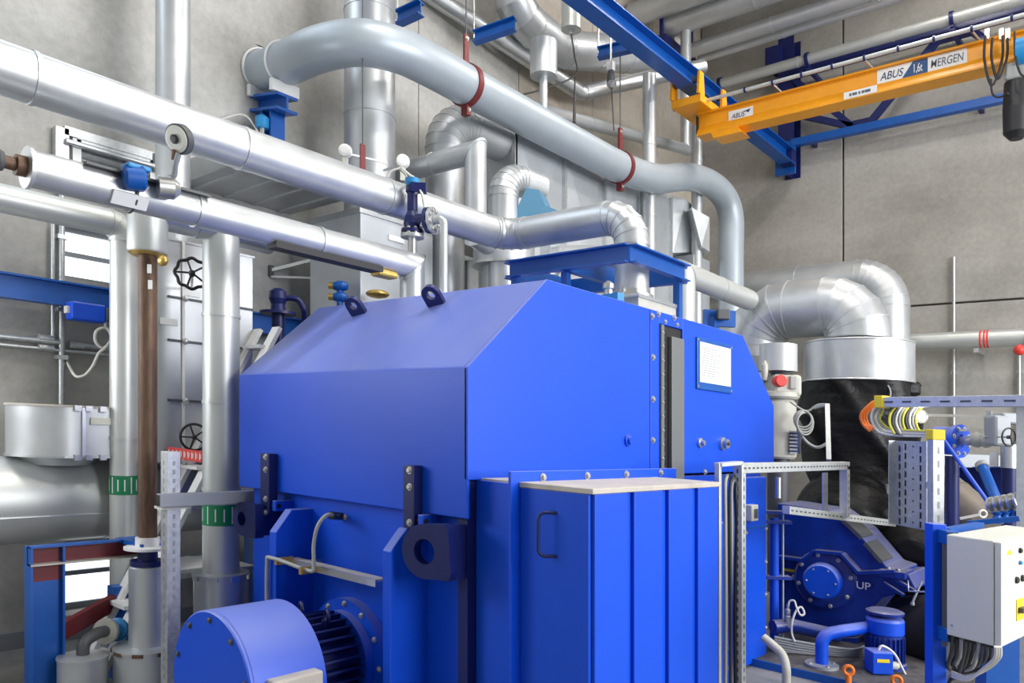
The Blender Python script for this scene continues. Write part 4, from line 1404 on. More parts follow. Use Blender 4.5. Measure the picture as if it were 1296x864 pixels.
# festoon rail with clips, cable loops
fz, fv = 5.93, 8.87
fr_ = thing('festoon_rail', 'thin grey cable rail with dark clips along the yellow girder', 'rail', (-2, fv, fz))
fa = at(858, 139, v=fv)
MB().cyl((fa.x, fv, fz), (ue, fv, fz), 0.022, None, 14).obj('rail_tube', 'galv_light', fr_)
MB().cyl((fa.x - 0.06, fv, fz), (fa.x, fv, fz), 0.03, None, 14).obj('rail_end', 'dark_grey', fr_)
me_clip = None
x = fa.x + 0.9
k = 0
while x < 0.2:
    MB().band((x, fv, fz), (1, 0, 0), 0.021, 0.034, 0.022, 14).obj('rail_clip', 'navy', fr_)
    if k % 3 == 1:
        MB().bar((x, fv, fz - 0.02), (x + 0.05, CV - 0.07, zt_ - 0.005), 0.014, 0.014).obj('rail_bracket', 'steel', fr_)
    x += 0.34; k += 1
fs = thing('festoon_cable', 'black festoon cable looping from the rail beside the hoist', 'cable', at(1260, 90, v=8.8))
for (x0, x1, yt, yb) in ((1247, 1268, 45, 108), (1256, 1274, 48, 100)):
    pts = [at(x0, yt, v=8.8), at(x0 - 1, (yt + yb) / 2, v=8.8), at((x0 + x1) / 2 - 2, yb, v=8.8), at(x1, (yt + yb) / 2, v=8.8), at(x1 + 1, yt, v=8.8)]
    MB().tube(catmull(pts, 6), 0.012, 8).obj('cable_loop', 'rubber', fs)
MB().tube(catmull([at(1254, 100, v=8.8), at(1256, 118, v=8.8), at(1264, 123, v=8.8), at(1276, 118, v=8.75)], 6), 0.010, 8).obj('cable_loop', 'rubber', fs)
MB().tube(catmull([at(1284, 40, v=8.8), at(1285, 70, v=8.75), at(1291, 92, v=8.7), at(1299, 98, v=8.7)], 6), 0.010, 8).obj('cable_loop', 'rubber', fs)
for x in (1250, 1268, 1276):
    q = at(x, 44, v=8.85)
    MB().ob(q, (0.02, 0, 0), (0, 0.03, 0), (0, 0, 0.05)).obj('cable_trolley', 'steel', fs)
ho = thing('chain_hoist', 'electric chain hoist with a black chain bag below the yellow girder', 'hoist', at(1286, 178, v=8.95))
q = at(1286, 140, v=8.95)
zt2, zb2 = at(1286, 104, v=8.95).z, at(1286, 176, v=8.95).z
MB().lathe((q.x, q.y, zb2), (0, 0, 1), [(0.06, 0), (0.11, 0.06), (0.115, 0.3), (0.10, zt2 - zb2)], 22).obj('chain_bag', 'black', ho)
MB().bx(q.x - 0.08, q.x + 0.35, q.y - 0.12, q.y + 0.12, zt2, zt2 + 0.16).obj('hoist_body', 'cable_grey', ho, bevel=0.02)
MB().cyl((q.x + 0.02, q.y - 0.10, zt2 + 0.24), (q.x + 0.55, q.y - 0.10, zt2 + 0.24), 0.13, None, 24).obj('hoist_motor', 'light_blue', ho)
MB().bx(q.x - 0.02, q.x + 0.1, q.y - 0.03, q.y + 0.03, zt2 + 0.15, zb_ + 0.001).obj('trolley_plate', 'crane_yellow', ho)
# hook chain by the runway
q = at(773, 84, d=9.0)
hk = thing('hook_chain', 'small steel hook block on a thin cable under the runway beam', 'hook', at(778, 165, d=9.0))
MB().bx(q.x - 0.04, q.x + 0.04, q.y - 0.03, q.y + 0.03, q.z - 0.05, q.z + 0.05).obj('hook_shackle', 'white', hk)
MB().lathe(at(773, 100, d=9.0), (0, 0, -1), [(0.03, -0.1), (0.045, -0.05), (0.05, 0.05), (0.03, 0.1)], 12).obj('hook_block', 'dark_grey', hk)
MB().lathe(at(774, 106, d=9.0), (0, 0, -1), [(0.055, -0.02), (0.06, 0.02), (0.03, 0.05)], 12).obj('swivel', 'steel', hk)
MB().tube([at(774, 110, d=9.0), at(775, 130, d=9.0), at(777, 165, d=9.0)], 0.008, 8).obj('hook_cable', 'cable_dark', hk)
MB().cyl(q, V((q.x, q.y, TOP)), 0.012, None, 8).obj('suspension_rod', 'steel', hk)

# ------------------------------------------------------------------ overhead pipes to the right
for (xl, yl, v_, R, xe, lab, mt) in (
        (846, 33, 10.5, 0.175, 6.5, 'thickest overhead clad pipe beyond the runway beam', 'alu'),
        (868, 66, 10.9, 0.105, 6.5, 'medium overhead clad pipe next to the thickest one', 'alu'),
        (884, 76, 11.15, 0.055, 6.5, 'thin overhead clad pipe next to the medium one', 'alu'),
        (905, 108, 11.9, 0.078, 6.5, 'bright slim overhead pipe with clamps along the end wall', 'alu_white'),
        (800, 20, 10.1, 0.17, 6.5, 'overhead clad pipe rising above the runway beam', 'alu')):
    p = at(xl, yl, v=v_)
    pipe('overhead_pipe', lab, 'pipe', [p, (xe, v_, p.z)], R, mt, seam=1.3)
q = at(855, 55, v=10.7)
sbk = thing('pipe_trestle', 'grey saddle plate and dark steel legs under the overhead pipes', 'support', q)
MB().bx(q.x - 0.1, q.x + 0.05, 10.3, 11.3, q.z - 0.12, q.z - 0.02).obj('trestle_beam', 'navy', sbk)
MB().bx(q.x - 0.05, q.x + 0.02, 10.62, 10.9, q.z - 0.02, q.z + 0.10).obj('saddle_plate', 'cabinet', sbk)
for v in (10.32, 11.25):
    MB().bx(q.x - 0.05, q.x + 0.0, v - 0.03, v + 0.03, q.z - 0.02, TOP).obj('trestle_hanger', 'navy', sbk)
for k, x in enumerate((912, 1022, 1205)):
    p = at(x, 100, v=11.9)
    zz = at(905, 108, v=11.9).z
    c = thing('pipe_clamp', ('dark clamp at the end of the bright slim overhead pipe', 'dark clamp on the bright slim overhead pipe above the wall column', 'dark clamp on the bright slim overhead pipe above the lattice node')[k], 'clamp', (p.x, 11.9, zz))
    MB().band((p.x, 11.9, zz), (1, 0, 0), 0.077, 0.1, 0.05, 24).obj('clamp_ring', 'navy', c)
    MB().bx(p.x - 0.03, p.x + 0.03, 11.9, VW, zz - 0.16, zz - 0.10).obj('clamp_arm', 'navy', c)
    MB().bx(p.x - 0.02, p.x + 0.02, 11.87, 11.93, zz - 0.12, zz - 0.08).obj('clamp_foot', 'navy', c)

# ------------------------------------------------------------------ big elbow, steam inlet and wall pipes
EV = 8.2
ur, ul = at(1086, 430, v=EV).x, at(954, 430, v=EV).x
ze = at(1010, 391, v=EV).z
be = pipe('clad_duct', 'big aluminium duct arch with segmented elbows over the black turbine', 'duct',
          [(ul, EV, 2.62), (ul, EV, ze), (ur, EV, ze), (ur, EV, 2.78)], 0.305, 'alu', bend=1.3, ngore=5, seam=0.3, bead=0.012, n=48)
q = at(966, 438, v=EV)
MB().lathe((ul, EV, 2.35), (0, 0, 1), [(0.17, 0), (0.19, 0.02), (0.19, 0.1), (0.24, 0.12), (0.306, 0.27)], 40).obj('reducer', 'alu_white', be)
MB().cyl((ul, EV, 2.05), (ul, EV, 2.36), 0.165, None, 30).obj('neck', 'alu', be)
zc0, zc1 = at(1088, 485, v=EV).z, at(1088, 434, v=EV).z
cy = thing('clad_drum', 'wide short aluminium drum with a riveted rim below the big elbow', 'drum', (ur, EV, zc0))
MB().lathe((ur, EV, zc0), (0, 0, 1), [(0.40, 0.0), (0.515, 0), (0.515, zc1 - zc0), (0.27, zc1 - zc0 + 0.02)], 56).obj('drum_shell', 'alu', cy)
MB().torus((ur, EV, zc0 + 0.01), (0, 0, 1), 0.517, 0.010, 56, 8).obj('rim', 'bead', cy)
MB().torus((ur, EV, zc1 - 0.01), (0, 0, 1), 0.517, 0.008, 56, 8).obj('rim', 'bead', cy)
for k in range(28):
    t = 2 * math.pi * k / 28
    bolt(cy, (ur + 0.514 * math.cos(t), EV + 0.514 * math.sin(t), zc0 + 0.03), (math.cos(t), math.sin(t), 0), 0.006)

wv = 11.3
u20 = at(1124, 380, v=wv).x
z20 = at(1040, 358, v=wv).z
pipe('clad_duct', 'aluminium duct along the end wall with a many-segment elbow turning down', 'duct',
     [(at(880, 365, v=wv).x, wv, z20), (u20, wv, z20), (u20, wv, 0.1)], 0.27, 'alu', bend=1.45, ngore=8, seam=0.9, n=36)
z21 = at(1220, 430, v=12.1).z
wpp = pipe('wall_pipe', 'white clad pipe with red marking bands along the end wall', 'pipe', [(at(1130, 432, v=12.1).x, 12.1, z21), (5.0, 12.1, z21)], 0.12, 'alu_white', seam=1.6)
for x in (1242, 1247, 1251):
    q = at(x, 430, v=12.1)
    MB().band((q.x, 12.1, z21), (1, 0, 0), 0.119, 0.122, 0.022, 32).obj('marking_band', 'signal_red', wpp)
for c in (-2.0, 0.5, 3.0):
    MB().bx(c - 0.03, c + 0.03, 12.05, VW, z21 - 0.18, z21 - 0.12).obj('pipe_arm', 'galv', wpp)
for k, (x, y0) in enumerate(((1207, 325), (1290, 440))):
    q = at(x, y0, v=12.46)
    cd = thing('wall_conduit', ('grey conduit climbing the end wall past the panel joint', 'grey conduit on the end wall below the red marker')[k], 'conduit', (q.x, 12.46, 0))
    MB().cyl((q.x, 12.46, 0), (q.x, 12.46, q.z), 0.022, None, 12).obj('conduit_tube', 'galv', cd)
    for z in (0.8, 1.8, 2.8):
        MB().bx(q.x - 0.035, q.x + 0.035, 12.45, 12.5, z - 0.02, z + 0.02).obj('conduit_clip', 'galv', cd)
q = at(1291, 443, v=11.7)
rk = thing('red_valve_knob', 'red round knob below the white wall pipe', 'valve', q)
MB().lathe(q, (0, -1, 0), [(0.05, 0), (0.07, 0.03), (0.05, 0.08), (0.02, 0.1)], 16).obj('knob', 'signal_red', rk)
MB().tube([q, q + V((0.0, 0.15, 0.02)), q + V((0, 0.36, 0.02))], 0.03, 10).obj('knob_stem', 'dark_grey', rk)
# ------------------------------------------------------------------ turbine, gear and skid
def wrinkled(mb, c, prof, n=72, amp=0.03, seed=1, m=4):
    """lathe around w with cloth folds"""
    rnd = random.Random(seed)
    ph = [(rnd.uniform(0, 6.28), rnd.randint(3, 9), rnd.uniform(4, 11)) for _ in range(6)]
    P = []
    for i in range(len(prof) - 1):
        for j in range(m):
            f = j / m
            P.append((prof[i][0] + (prof[i + 1][0] - prof[i][0]) * f, prof[i][1] + (prof[i + 1][1] - prof[i][1]) * f))
    P.append(prof[-1])
    R = []
    for r, h in P:
        ring = []
        for k in range(n):
            t = 2 * math.pi * k / n
            q = sum(math.sin(a + kk * t + hh * h + 0.7 * math.sin(3 * t + 5 * h)) for a, kk, hh in ph) / 6
            rr = r * (1 + amp / max(r, 0.1) * (q + 0.6 * abs(q)))
            ring.append(V(c) + V((rr * math.cos(t), rr * math.sin(t), h)))
        R.append(ring)
    return mb.rings(R, True, True, True)


tu = thing('turbine', 'steam turbine wrapped in wrinkled black insulation blankets under the clad drum', 'turbine', (ur, EV, 0))
wrinkled(MB(), (ur, EV, 0.0), [(0.48, 0.0), (0.50, 0.8), (0.46, 1.15), (0.47, 1.6), (0.54, 2.0), (0.50, 2.2), (0.51, zc0 - 0.005)], 96, 0.10, 3, 12).obj('insulation_blanket', 'fabric_black', tu)
# lower casing blanket leaning out towards the gear
bl = MB()
pts = [V((ur + 0.05, 7.42, 0.80)), V((ur + 0.05, 7.6, 0.92)), V((ur + 0.02, 7.9, 0.95)), V((ur, 8.5, 0.95)), V((ur, 9.2, 0.9))]
bl.tube(catmull(pts, 6), [0.30 + 0.20 * math.sin(math.pi * i / 24) + 0.025 * math.sin(i * 2.1) for i in range(25)], 40)
bl.obj('casing_blanket', 'fabric_black', tu)
b2 = MB()
b2.tube(catmull([V((-1.72, 7.35, 0.60)), V((-1.7, 7.6, 0.64)), V((-1.7, 8.1, 0.64)), V((-1.72, 8.7, 0.62))], 8), [0.22 + 0.2 * math.sin(math.pi * min(1, (i + 1) / 9) / 2) + 0.02 * math.sin(i * 1.7) for i in range(25)], 36)
b2.obj('casing_blanket', 'fabric_black', tu)
# blanket flap at the top right, straps
q = at(1145, 492, d=7.6)
MB().ob(q, V((cs, sn, 0)) * 0.11, (0, 0, 0.07), V((-sn, cs, 0)) * 0.12).obj('blanket_flap', 'fabric_black', tu, bevel=0.03)
for x0, y0, x1, y1 in ((1090, 545, 1135, 572), (1080, 590, 1150, 600)):
    pass
st_ = catmull([at(1120, 482, d=7.28), at(1127, 495, d=7.24), at(1125, 512, d=7.24)], 5)
MB().tube(st_, 0.008, 8).obj('tie_strap', 'cable_grey', tu)
for x, y in ((1128, 600), (1124, 622)):
    MB().ob(at(x, y, d=7.2), V((cs, sn, 0)) * 0.02, (0, 0, 0.07), V((-sn, cs, 0)) * 0.02).obj('buckle', 'frame_grey', tu)

# gear unit
GV = 6.75
gb = thing('gearbox', 'blue cast gearbox with sloped cover and round shaft cap', 'gearbox', at(1045, 800, v=GV))
X = lambda x, y, v=GV: at(x, y, v=v)
up_ = [X(984, 636), X(1050, 646), X(1085, 672), X(1122, 716), X(1140, 722), X(1140, 730), X(984, 724)]
MB().prism(up_, (0, 0.55, 0)).obj('gear_cover', 'machine_blue', gb, bevel=0.012)
lo_ = [X(984, 724), X(1150, 726), X(1160, 746), X(1116, 756), X(1092, 786), X(1080, 806), X(984, 806)]
MB().prism(lo_, (0, 0.55, 0)).obj('gear_case', 'machine_blue', gb, bevel=0.012)
MB().prism([X(984, 806), X(1085, 806), X(1085, 864), X(984, 864)], (0, 0.5, 0)).obj('gear_foot', 'machine_blue', gb, bevel=0.01)
# split flange ledge rising around the bearing
led = [X(986, 704, GV - 0.05), X(1018, 708, GV - 0.05), X(1032, 697, GV - 0.05), X(1066, 700, GV - 0.05), X(1088, 724, GV - 0.05), X(1134, 722, GV - 0.05)]
for i in range(len(led) - 1):
    MB().bar(led[i], led[i + 1], 0.11, 0.025).obj('split_flange', 'machine_blue', gb)
q = X(1045, 733)
ag = V((0.12, -1, 0)).normalized()
MB().lathe(q + V((0, 0.02, 0)), ag, [(0.255, 0), (0.255, 0.05), (0.235, 0.07), (0.17, 0.08)], 48).obj('bearing_ring', 'machine_blue', gb)
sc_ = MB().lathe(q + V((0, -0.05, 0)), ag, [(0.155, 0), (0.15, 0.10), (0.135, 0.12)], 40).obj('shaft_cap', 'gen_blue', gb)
for k in range(8):
    t = 2 * math.pi * (k + 0.3) / 8
    e1, e2 = frame_of(ag)[1:]
    bolt(gb, q + ag * 0.06 + 0.215 * (math.cos(t) * e1 + math.sin(t) * e2), ag, 0.013)
for k in range(6):
    t = 2 * math.pi * k / 6
    bolt(sc_, q + V((0, -0.05, 0)) + ag * 0.115 + 0.115 * (math.cos(t) * e1 + math.sin(t) * e2), ag, 0.009)
for (x0, y0, x1, y1, m_) in ((1062, 655, 1090, 682, 'dusty'), (1094, 688, 1115, 712, 'dusty')):
    a, b = X(x0, y0), X(x1, y1)
    dd = (b - a)
    nn = dd.normalized().cross(V((0, 1, 0))).normalized()
    if nn.z < 0: nn = -nn
    MB().ob((a + b) / 2 + V((0, 0.12, 0)) + nn * 0.015, dd / 2, (0, 0.16, 0), nn * 0.018).obj('inspection_cover', 'dark_grey', gb, bevel=0.004)
MB().ob(X(1003, 722, GV - 0.012), (0.075, 0, 0), (0, 0.003, 0), (0, 0, 0.012)).obj('warning_strip', 'cap_yellow', gb)
bolt(gb, X(1006, 730), (0, -1, 0), 0.02)
text_mesh('UP', 0.085, X(1084, 744, GV - 0.03), V((1, 0, 0)), V((0, 0, 1)), width=0.11).obj('lettering', 'white', gb)
q = X(1135, 726, GV)
MB().bx(q.x - 0.12, q.x + 0.08, GV - 0.08, GV + 0.2, q.z - 0.03, q.z + 0.03).obj('coupling_bracket', 'machine_blue', gb, bevel=0.006)
for k in range(2):
    bolt(gb, V((q.x - 0.05 + 0.07 * k, GV - 0.03, q.z + 0.03)), (0, 0, 1), 0.015)
for x, y in ((1132, 742), (1148, 738)):
    a = X(x, y, GV - 0.05)
    MB().bar(a + V((-0.08, 0, 0.02)), a + V((0.08, -0.05, -0.05)), 0.03, 0.02).obj('guard_bar', 'machine_blue', gb)

# oil skid tank with its top plate
tk = thing('oil_tank', 'blue oil tank skid with a dusty top plate below the gearbox', 'tank', (-1.6, 6.2, 0))
zt3 = at(1040, 842, d=5.75).z
ta, tb_ = at(975, 836, w=zt3), at(1160, 875, w=zt3)
MB().bx(ta.x - 0.25, 0.5, ta.y - 0.05, 7.6, 0.0, zt3 - 0.02).obj('tank_body', 'machine_blue', tk, bevel=0.01)
MB().bx(ta.x - 0.25, 0.52, ta.y - 0.08, 7.6, zt3 - 0.02, zt3).obj('top_plate', 'tank_top', tk)
MB().bx(ta.x - 0.25, 0.53, ta.y - 0.095, ta.y - 0.08, zt3 - 0.05, zt3 + 0.012).obj('front_lip', 'beam_blue', tk)
# lube pump motor
q = at(1120, 842, w=zt3)
pm_ = thing('pump_motor', 'upright blue pump motor with a ribbed cowl and terminal box', 'motor', (q.x, q.y, zt3))
r_ = 22.5 * dep(q) / FPX
zt4 = at(1120, 776, d=dep(q)).z
Hh = zt4 - zt3
MB().lathe((q.x, q.y, zt3), (0, 0, 1), [(r_ * 1.1, 0), (r_ * 1.1, 0.03), (r_ * 0.9, 0.05), (r_ * 0.9, Hh * 0.62)], 32).obj('motor_shell', 'machine_blue', pm_)
MB().lathe((q.x, q.y, zt3 + Hh * 0.62), (0, 0, 1), [(r_ * 0.92, 0), (r_, 0.01), (r_, Hh * 0.26), (r_ * 0.93, Hh * 0.31), (r_ * 0.2, Hh * 0.33)], 36).obj('fan_cowl', 'gen_blue', pm_)
MB().lathe((q.x, q.y, zt4 - 0.012), (0, 0, 1), [(r_ * 0.6, 0), (r_ * 0.98, 0.012), (r_ * 1.0, 0.03), (r_ * 0.8, 0.042), (r_ * 0.2, 0.048)], 36).obj('rain_cap', 'machine_blue', pm_)
for k in range(24):
    t = 2 * math.pi * k / 24
    dr_ = V((math.cos(t), math.sin(t), 0))
    MB().ob(V((q.x, q.y, zt3 + Hh * 0.34)) + dr_ * r_ * 0.95, dr_ * 0.012, dr_.cross(V((0, 0, 1))) * 0.003, (0, 0, Hh * 0.24)).obj('cooling_fin', 'machine_blue', pm_)
tc = at(1112, 836, d=dep(q) - r_ - 0.06)
ux, uy = V((cs, sn, 0)), V((-sn, cs, 0))
tb4 = MB().ob(tc, ux * 0.075, uy * 0.07, (0, 0, 0.08)).obj('terminal_box', 'gen_blue', pm_, bevel=0.008)
MB().ob(tc - uy * 0.072 + V((0, 0, 0.02)), ux * 0.045, uy * 0.002, (0, 0, 0.012)).obj('warning_label', 'cap_yellow', tb4)
MB().lathe(tc + ux * 0.075 - V((0, 0, 0.03)), ux, [(0.03, 0), (0.03, 0.05), (0.02, 0.07)], 12).obj('cable_gland', 'beige', tb4)
MB().tube(catmull([tc + V((0, 0, 0.08)), tc + ux * 0.03 + V((0, 0, 0.11)), tc + ux * 0.12 + V((0, 0, 0.05)), tc + ux * 0.22 + V((0, 0, -0.12)), tc + ux * 0.36 + V((0, 0, -0.15))], 6), 0.009, 8).obj('motor_cable', 'cable_white', tb4)
# blue suction pipe with flange
q0 = at(1040, 843, w=zt3)
q1 = at(1040, 803, d=dep(q0))
q2 = at(1066, 798, d=dep(q0) + 0.02)
q3 = at(1104, 793, d=dep(q0) + 0.15)
op = thing('oil_pipe', 'bright blue bent oil pipe rising from a flange on the tank', 'pipe', q0)
MB().tube(fillet([q0, q1, q2, q3], 0.12, 8), 0.046, 20).obj('pipe_run', 'gen_blue', op)
f_ = MB().lathe(q0, (0, 0, 1), [(0.12, 0), (0.12, 0.022), (0.05, 0.024)], 28).obj('flange', 'frame_grey', op)
for k in range(4):
    t = math.radians(45 + 90 * k)
    bolt(f_, q0 + V((0.09 * math.cos(t), 0.09 * math.sin(t), 0.022)), (0, 0, 1), 0.012)
q4 = at(1005, 792, d=6.2); q5 = at(1044, 798, d=6.3)
op2 = thing('oil_pipe', 'dark blue horizontal oil pipe lying behind the sensor cable', 'pipe', at(1000, 795, d=6.2))
MB().tube([at(978, 793, d=6.1), at(1000, 791, d=6.15), at(1060, 804, d=6.4)], 0.055, 18).obj('pipe_run', 'machine_blue', op2)
MB().bx(q5.x - 0.03, q5.x + 0.03, q5.y - 0.03, q5.y + 0.03, zt3, q5.z).obj('pipe_foot', 'machine_blue', op2)
# cable bundle on the tank
cbd = thing('cable_bundle', 'bundle of dusty grey cables lying on the tank top', 'cables', at(1010, 812, d=6.05))
for k in range(7):
    o_ = k * 3.2
    P = [at(980, 806 + o_, d=6.05), at(1010, 812 + o_, d=6.03), at(1045, 818 + o_ * 0.8, d=6.0), at(1080, 822 + o_ * 0.5, d=6.0), at(1100, 815 + o_ * 0.3, d=6.05)]
    P = [V((p.x, p.y, max(p.z, zt3 + 0.014))) for p in P]
    MB().tube(catmull(P, 6), 0.013, 8).obj('cable', 'cable_grey' if k % 2 else 'frame_grey', cbd)
# orange eye bolts on the tank edge
for k, (x, y) in enumerate(((1074, 848), (1135, 861))):
    p = at(x, y, d=5.35)
    e = thing('lifting_eye', ('orange lifting eye on the tank edge by the bent oil pipe', 'orange lifting eye on the tank edge before the pump motor')[k], 'lifting eye', p + V((0, 0, -0.05)))
    MB().torus(p, V((0.4, -1, 0)), 0.03, 0.013, 20, 8).obj('eye_ring', 'orange', e)
    MB().cyl((p.x, p.y, zt3 - 0.06), (p.x, p.y, p.z - 0.03), 0.02, None, 10).obj('eye_shank', 'orange', e)
# sensor with looped cable
q = at(997, 770, d=6.1)
ss = thing('vibration_sensor', 'small chrome sensor with a curled white cable in front of the gearbox', 'sensor', at(997, 792, d=6.1))
MB().lathe(at(997, 784, d=6.1), (0, 0, 1), [(0.02, -0.06), (0.02, 0), (0.026, 0.0), (0.026, 0.03), (0.02, 0.035), (0.024, 0.05), (0.024, 0.08), (0.012, 0.09), (0.012, 0.12)], 14).obj('sensor_body', 'steel', ss)
MB().tube(catmull([at(998, 767, d=6.1), at(999, 761, d=6.1), at(1005, 760, d=6.08), at(1008, 768, d=6.06), at(1013, 778, d=6.05), at(1018, 776, d=6.05), at(1014, 768, d=6.06), at(1008, 772, d=6.06), at(1003, 785, d=6.05), at(1002, 800, d=6.05), at(1006, 812, d=6.0)], 6), 0.008, 8).obj('sensor_cable', 'cable_white', ss)
# blue vertical oil line beside the generator
q = at(980, 740, d=6.2)
vl = thing('oil_line', 'upright blue oil line with pipe clamps beside the generator', 'pipe', (q.x, q.y, zt3))
MB().cyl((q.x, q.y, zt3), (q.x, q.y, at(980, 655, d=6.2).z), 0.036, None, 18).obj('pipe_run', 'gen_blue', vl)
q9 = at(991, 740, d=6.2)
MB().cyl((q9.x, q9.y, zt3), (q9.x, q9.y, at(991, 640, d=6.2).z), 0.008, None, 10).obj('sensing_tube', 'galv', vl)
for y in (648, 660, 730, 826):
    p = at(984, y, d=6.2)
    MB().ob(p, V((cs, sn, 0)) * 0.10, V((-sn, cs, 0)) * 0.05, (0, 0, 0.012)).obj('pipe_clamp', 'machine_blue', vl)
# grey conduit at the bottom
gc = thing('flexible_conduit', 'thick pale grey conduit bending down at the generator foot', 'conduit', at(992, 866, d=5.3))
MB().tube(catmull([at(966, 806, d=5.45), at(978, 816, d=5.4), at(990, 828, d=5.35), at(995, 845, d=5.3), at(995, 870, d=5.3), at(995, 905, d=5.3)], 6), 0.030, 16).obj('conduit_tube', 'beige', gc)

# ------------------------------------------------------------------ valve actuator beyond the generator
q = at(985, 520, d=7.2)
va = thing('valve_actuator', 'beige electric valve actuator with a red cap beyond the generator', 'actuator', at(985, 580, d=7.2))
z = lambda y: at(985, y, d=7.2).z
MB().lathe((q.x, q.y, z(580)), (0, 0, 1), [(0.14, 0), (0.16, 0.02), (0.16, z(510) - z(580)), (0.13, z(505) - z(580))], 30).obj('spring_housing', 'beige', va)
MB().lathe((q.x, q.y, z(505)), (0, 0, 1), [(0.17, 0), (0.19, 0.02), (0.19, 0.06), (0.10, 0.08)], 30).obj('top_flange', 'beige', va)
p = at(993, 488, d=7.15)
MB().ob(p, ux * 0.13, uy * 0.10, (0, 0, 0.10)).obj('gear_head', 'beige', va, bevel=0.03)
MB().lathe(at(987, 482, d=7.03), -uy, [(0.055, -0.06), (0.055, 0.03), (0.045, 0.045)], 22).obj('position_cap', 'signal_red', va)
MB().ob(at(1003, 484, d=7.05), ux * 0.03, uy * 0.03, (0, 0, 0.06)).obj('limit_switch', 'cable_grey', va, bevel=0.008)
MB().cyl((q.x, q.y, z(470)), (q.x, q.y, z(436)), 0.17, None, 28).obj('bonnet', 'alu_white', va)
MB().cyl((p.x, p.y, z(480)), (q.x, q.y, z(465)), 0.09, None, 20).obj('yoke', 'dark_grey', va)
MB().lathe(at(968, 470, d=7.1), (0, 0, 1), [(0.02, -0.08), (0.03, 0), (0.03, 0.06), (0.01, 0.1)], 12).obj('grease_cup', 'beige', va)
MB().ob(at(1005, 560, d=7.05), ux * 0.045, uy * 0.03, (0, 0, 0.10)).obj('heat_sink', 'navy', va)
for k in range(7):
    MB().ob(at(1004, 546 + 4.5 * k, d=7.0), ux * 0.035, uy * 0.008, (0, 0, 0.008)).obj('sink_fin', 'frame_grey', va)
MB().cyl((q.x, q.y, 0.3), (q.x, q.y, z(580)), 0.10, None, 20).obj('valve_stem', 'dark_grey', va)
cl_ = thing('cable_coil', 'coiled grey cables hanging beside the beige actuator', 'cables', at(1017, 545, d=6.9))
for k in range(4):
    c = at(1016 + k, 530 + 2 * k, d=6.9)
    MB().torus(c, -uy + 0.25 * (k - 1) * ux, 0.075 + 0.008 * k, 0.008, 26, 6).obj('cable_loop', 'cable_grey', cl_)
MB().tube(catmull([at(1000, 508, d=6.95), at(1020, 520, d=6.9), at(1035, 512, d=6.85), at(1050, 512, d=6.8)], 6), 0.009, 8).obj('cable', 'cable_grey', cl_)
MB().tube(catmull([at(1010, 545, d=6.95), at(1022, 560, d=6.9), at(1035, 566, d=6.85), at(1048, 560, d=6.8)], 6), 0.014, 8).obj('cable', 'cable_grey', cl_)

# ------------------------------------------------------------------ perforated struts and cable trays


def strut(root, p, q, wid=0.041, slots=True, up=(0, 0, 1), mt='galv_light', name='strut', pitch=0.05, face=None):
    """slotted channel: body plus row of recessed slots as one part"""
    p, q = V(p), V(q)
    d = (q - p).normalized()
    o = MB().bar(p, q, wid, wid, up).obj(name, mt, root, bevel=0.003)
    if slots:
        x = d.cross(V(up)).normalized() if abs(d.dot(V(up))) < 0.99 else V((1, 0, 0))
        yv = x.cross(d).normalized()
        fcs = face or [-uy]
        L = (q - p).length
        mb = MB()
        for nf in fcs:
            # nearest face normal
            best = max((x, -x, yv, -yv), key=lambda a: a.dot(V(nf)))
            sd = d.cross(best).normalized()
            n = int(L / pitch)
            for k in range(n):
                c = p + d * (pitch * (k + 0.5)) + best * (wid / 2 + 0.0002)
                mb.ob(c, d * pitch * 0.25, sd * wid * 0.09, best * 0.001)
        s_ = mb.obj('slots', 'frame_grey' if mt == 'galv' else 'dark_grey', o)
        s_['kind'] = 'stuff'
    return o


TU = -1.9
tr = thing('cable_tray', 'galvanised cable tray frame bent over the pipes beside the generator', 'cable tray', at(936, 864, u=TU))
ztop = at(936, 592, u=TU).z
va_ = at(936, 600, u=TU).y
vb_ = at(1069, 600, u=TU).y
strut(tr, (TU, va_, 0.05), (TU, va_, ztop + 0.02), 0.055, face=[(-0.6, -1, 0), (1, 0, 0)])
strut(tr, (TU, va_ - 0.02, ztop), (TU, vb_ + 0.03, ztop), 0.06, face=[(1, 0, 0)], pitch=0.06)
zl = at(1068, 655, u=TU).z
strut(tr, (TU, vb_, zl), (TU, vb_, ztop), 0.06, face=[(1, 0, 0)])
lv = at(913, 600, u=TU).y
strut(tr, (TU - 0.02, lv, 0.05), (TU - 0.02, lv, ztop + 0.03), 0.03, slots=False)
MB().bar((TU - 0.02, lv, ztop + 0.02), (TU, va_, ztop + 0.03), 0.05, 0.02).obj('tray_top', 'galv_light', tr)
strut(tr, at(995, 645, u=-2.0), at(1130, 662, u=-1.85), 0.055, face=[(1, 0, 0)], pitch=0.07)
MB().bar(at(1044, 598, u=-2.0), at(1044, 648, u=-2.0), 0.1, 0.012, (1, 0, 0)).obj('tray_plate', 'galv', tr)
MB().cyl(at(985, 630, u=-1.95), at(985, 604, u=-1.95), 0.018, None, 10).obj('tray_stud', 'steel', tr)
MB().bar(at(1049, 582, d=6.0), at(1047, 512, d=6.2), 0.035, 0.035).obj('tray_riser', 'galv_light', tr)
MB().bar(at(1047, 512, d=6.2), at(1030, 516, d=6.6), 0.03, 0.02).obj('tray_arm', 'galv_light', tr)
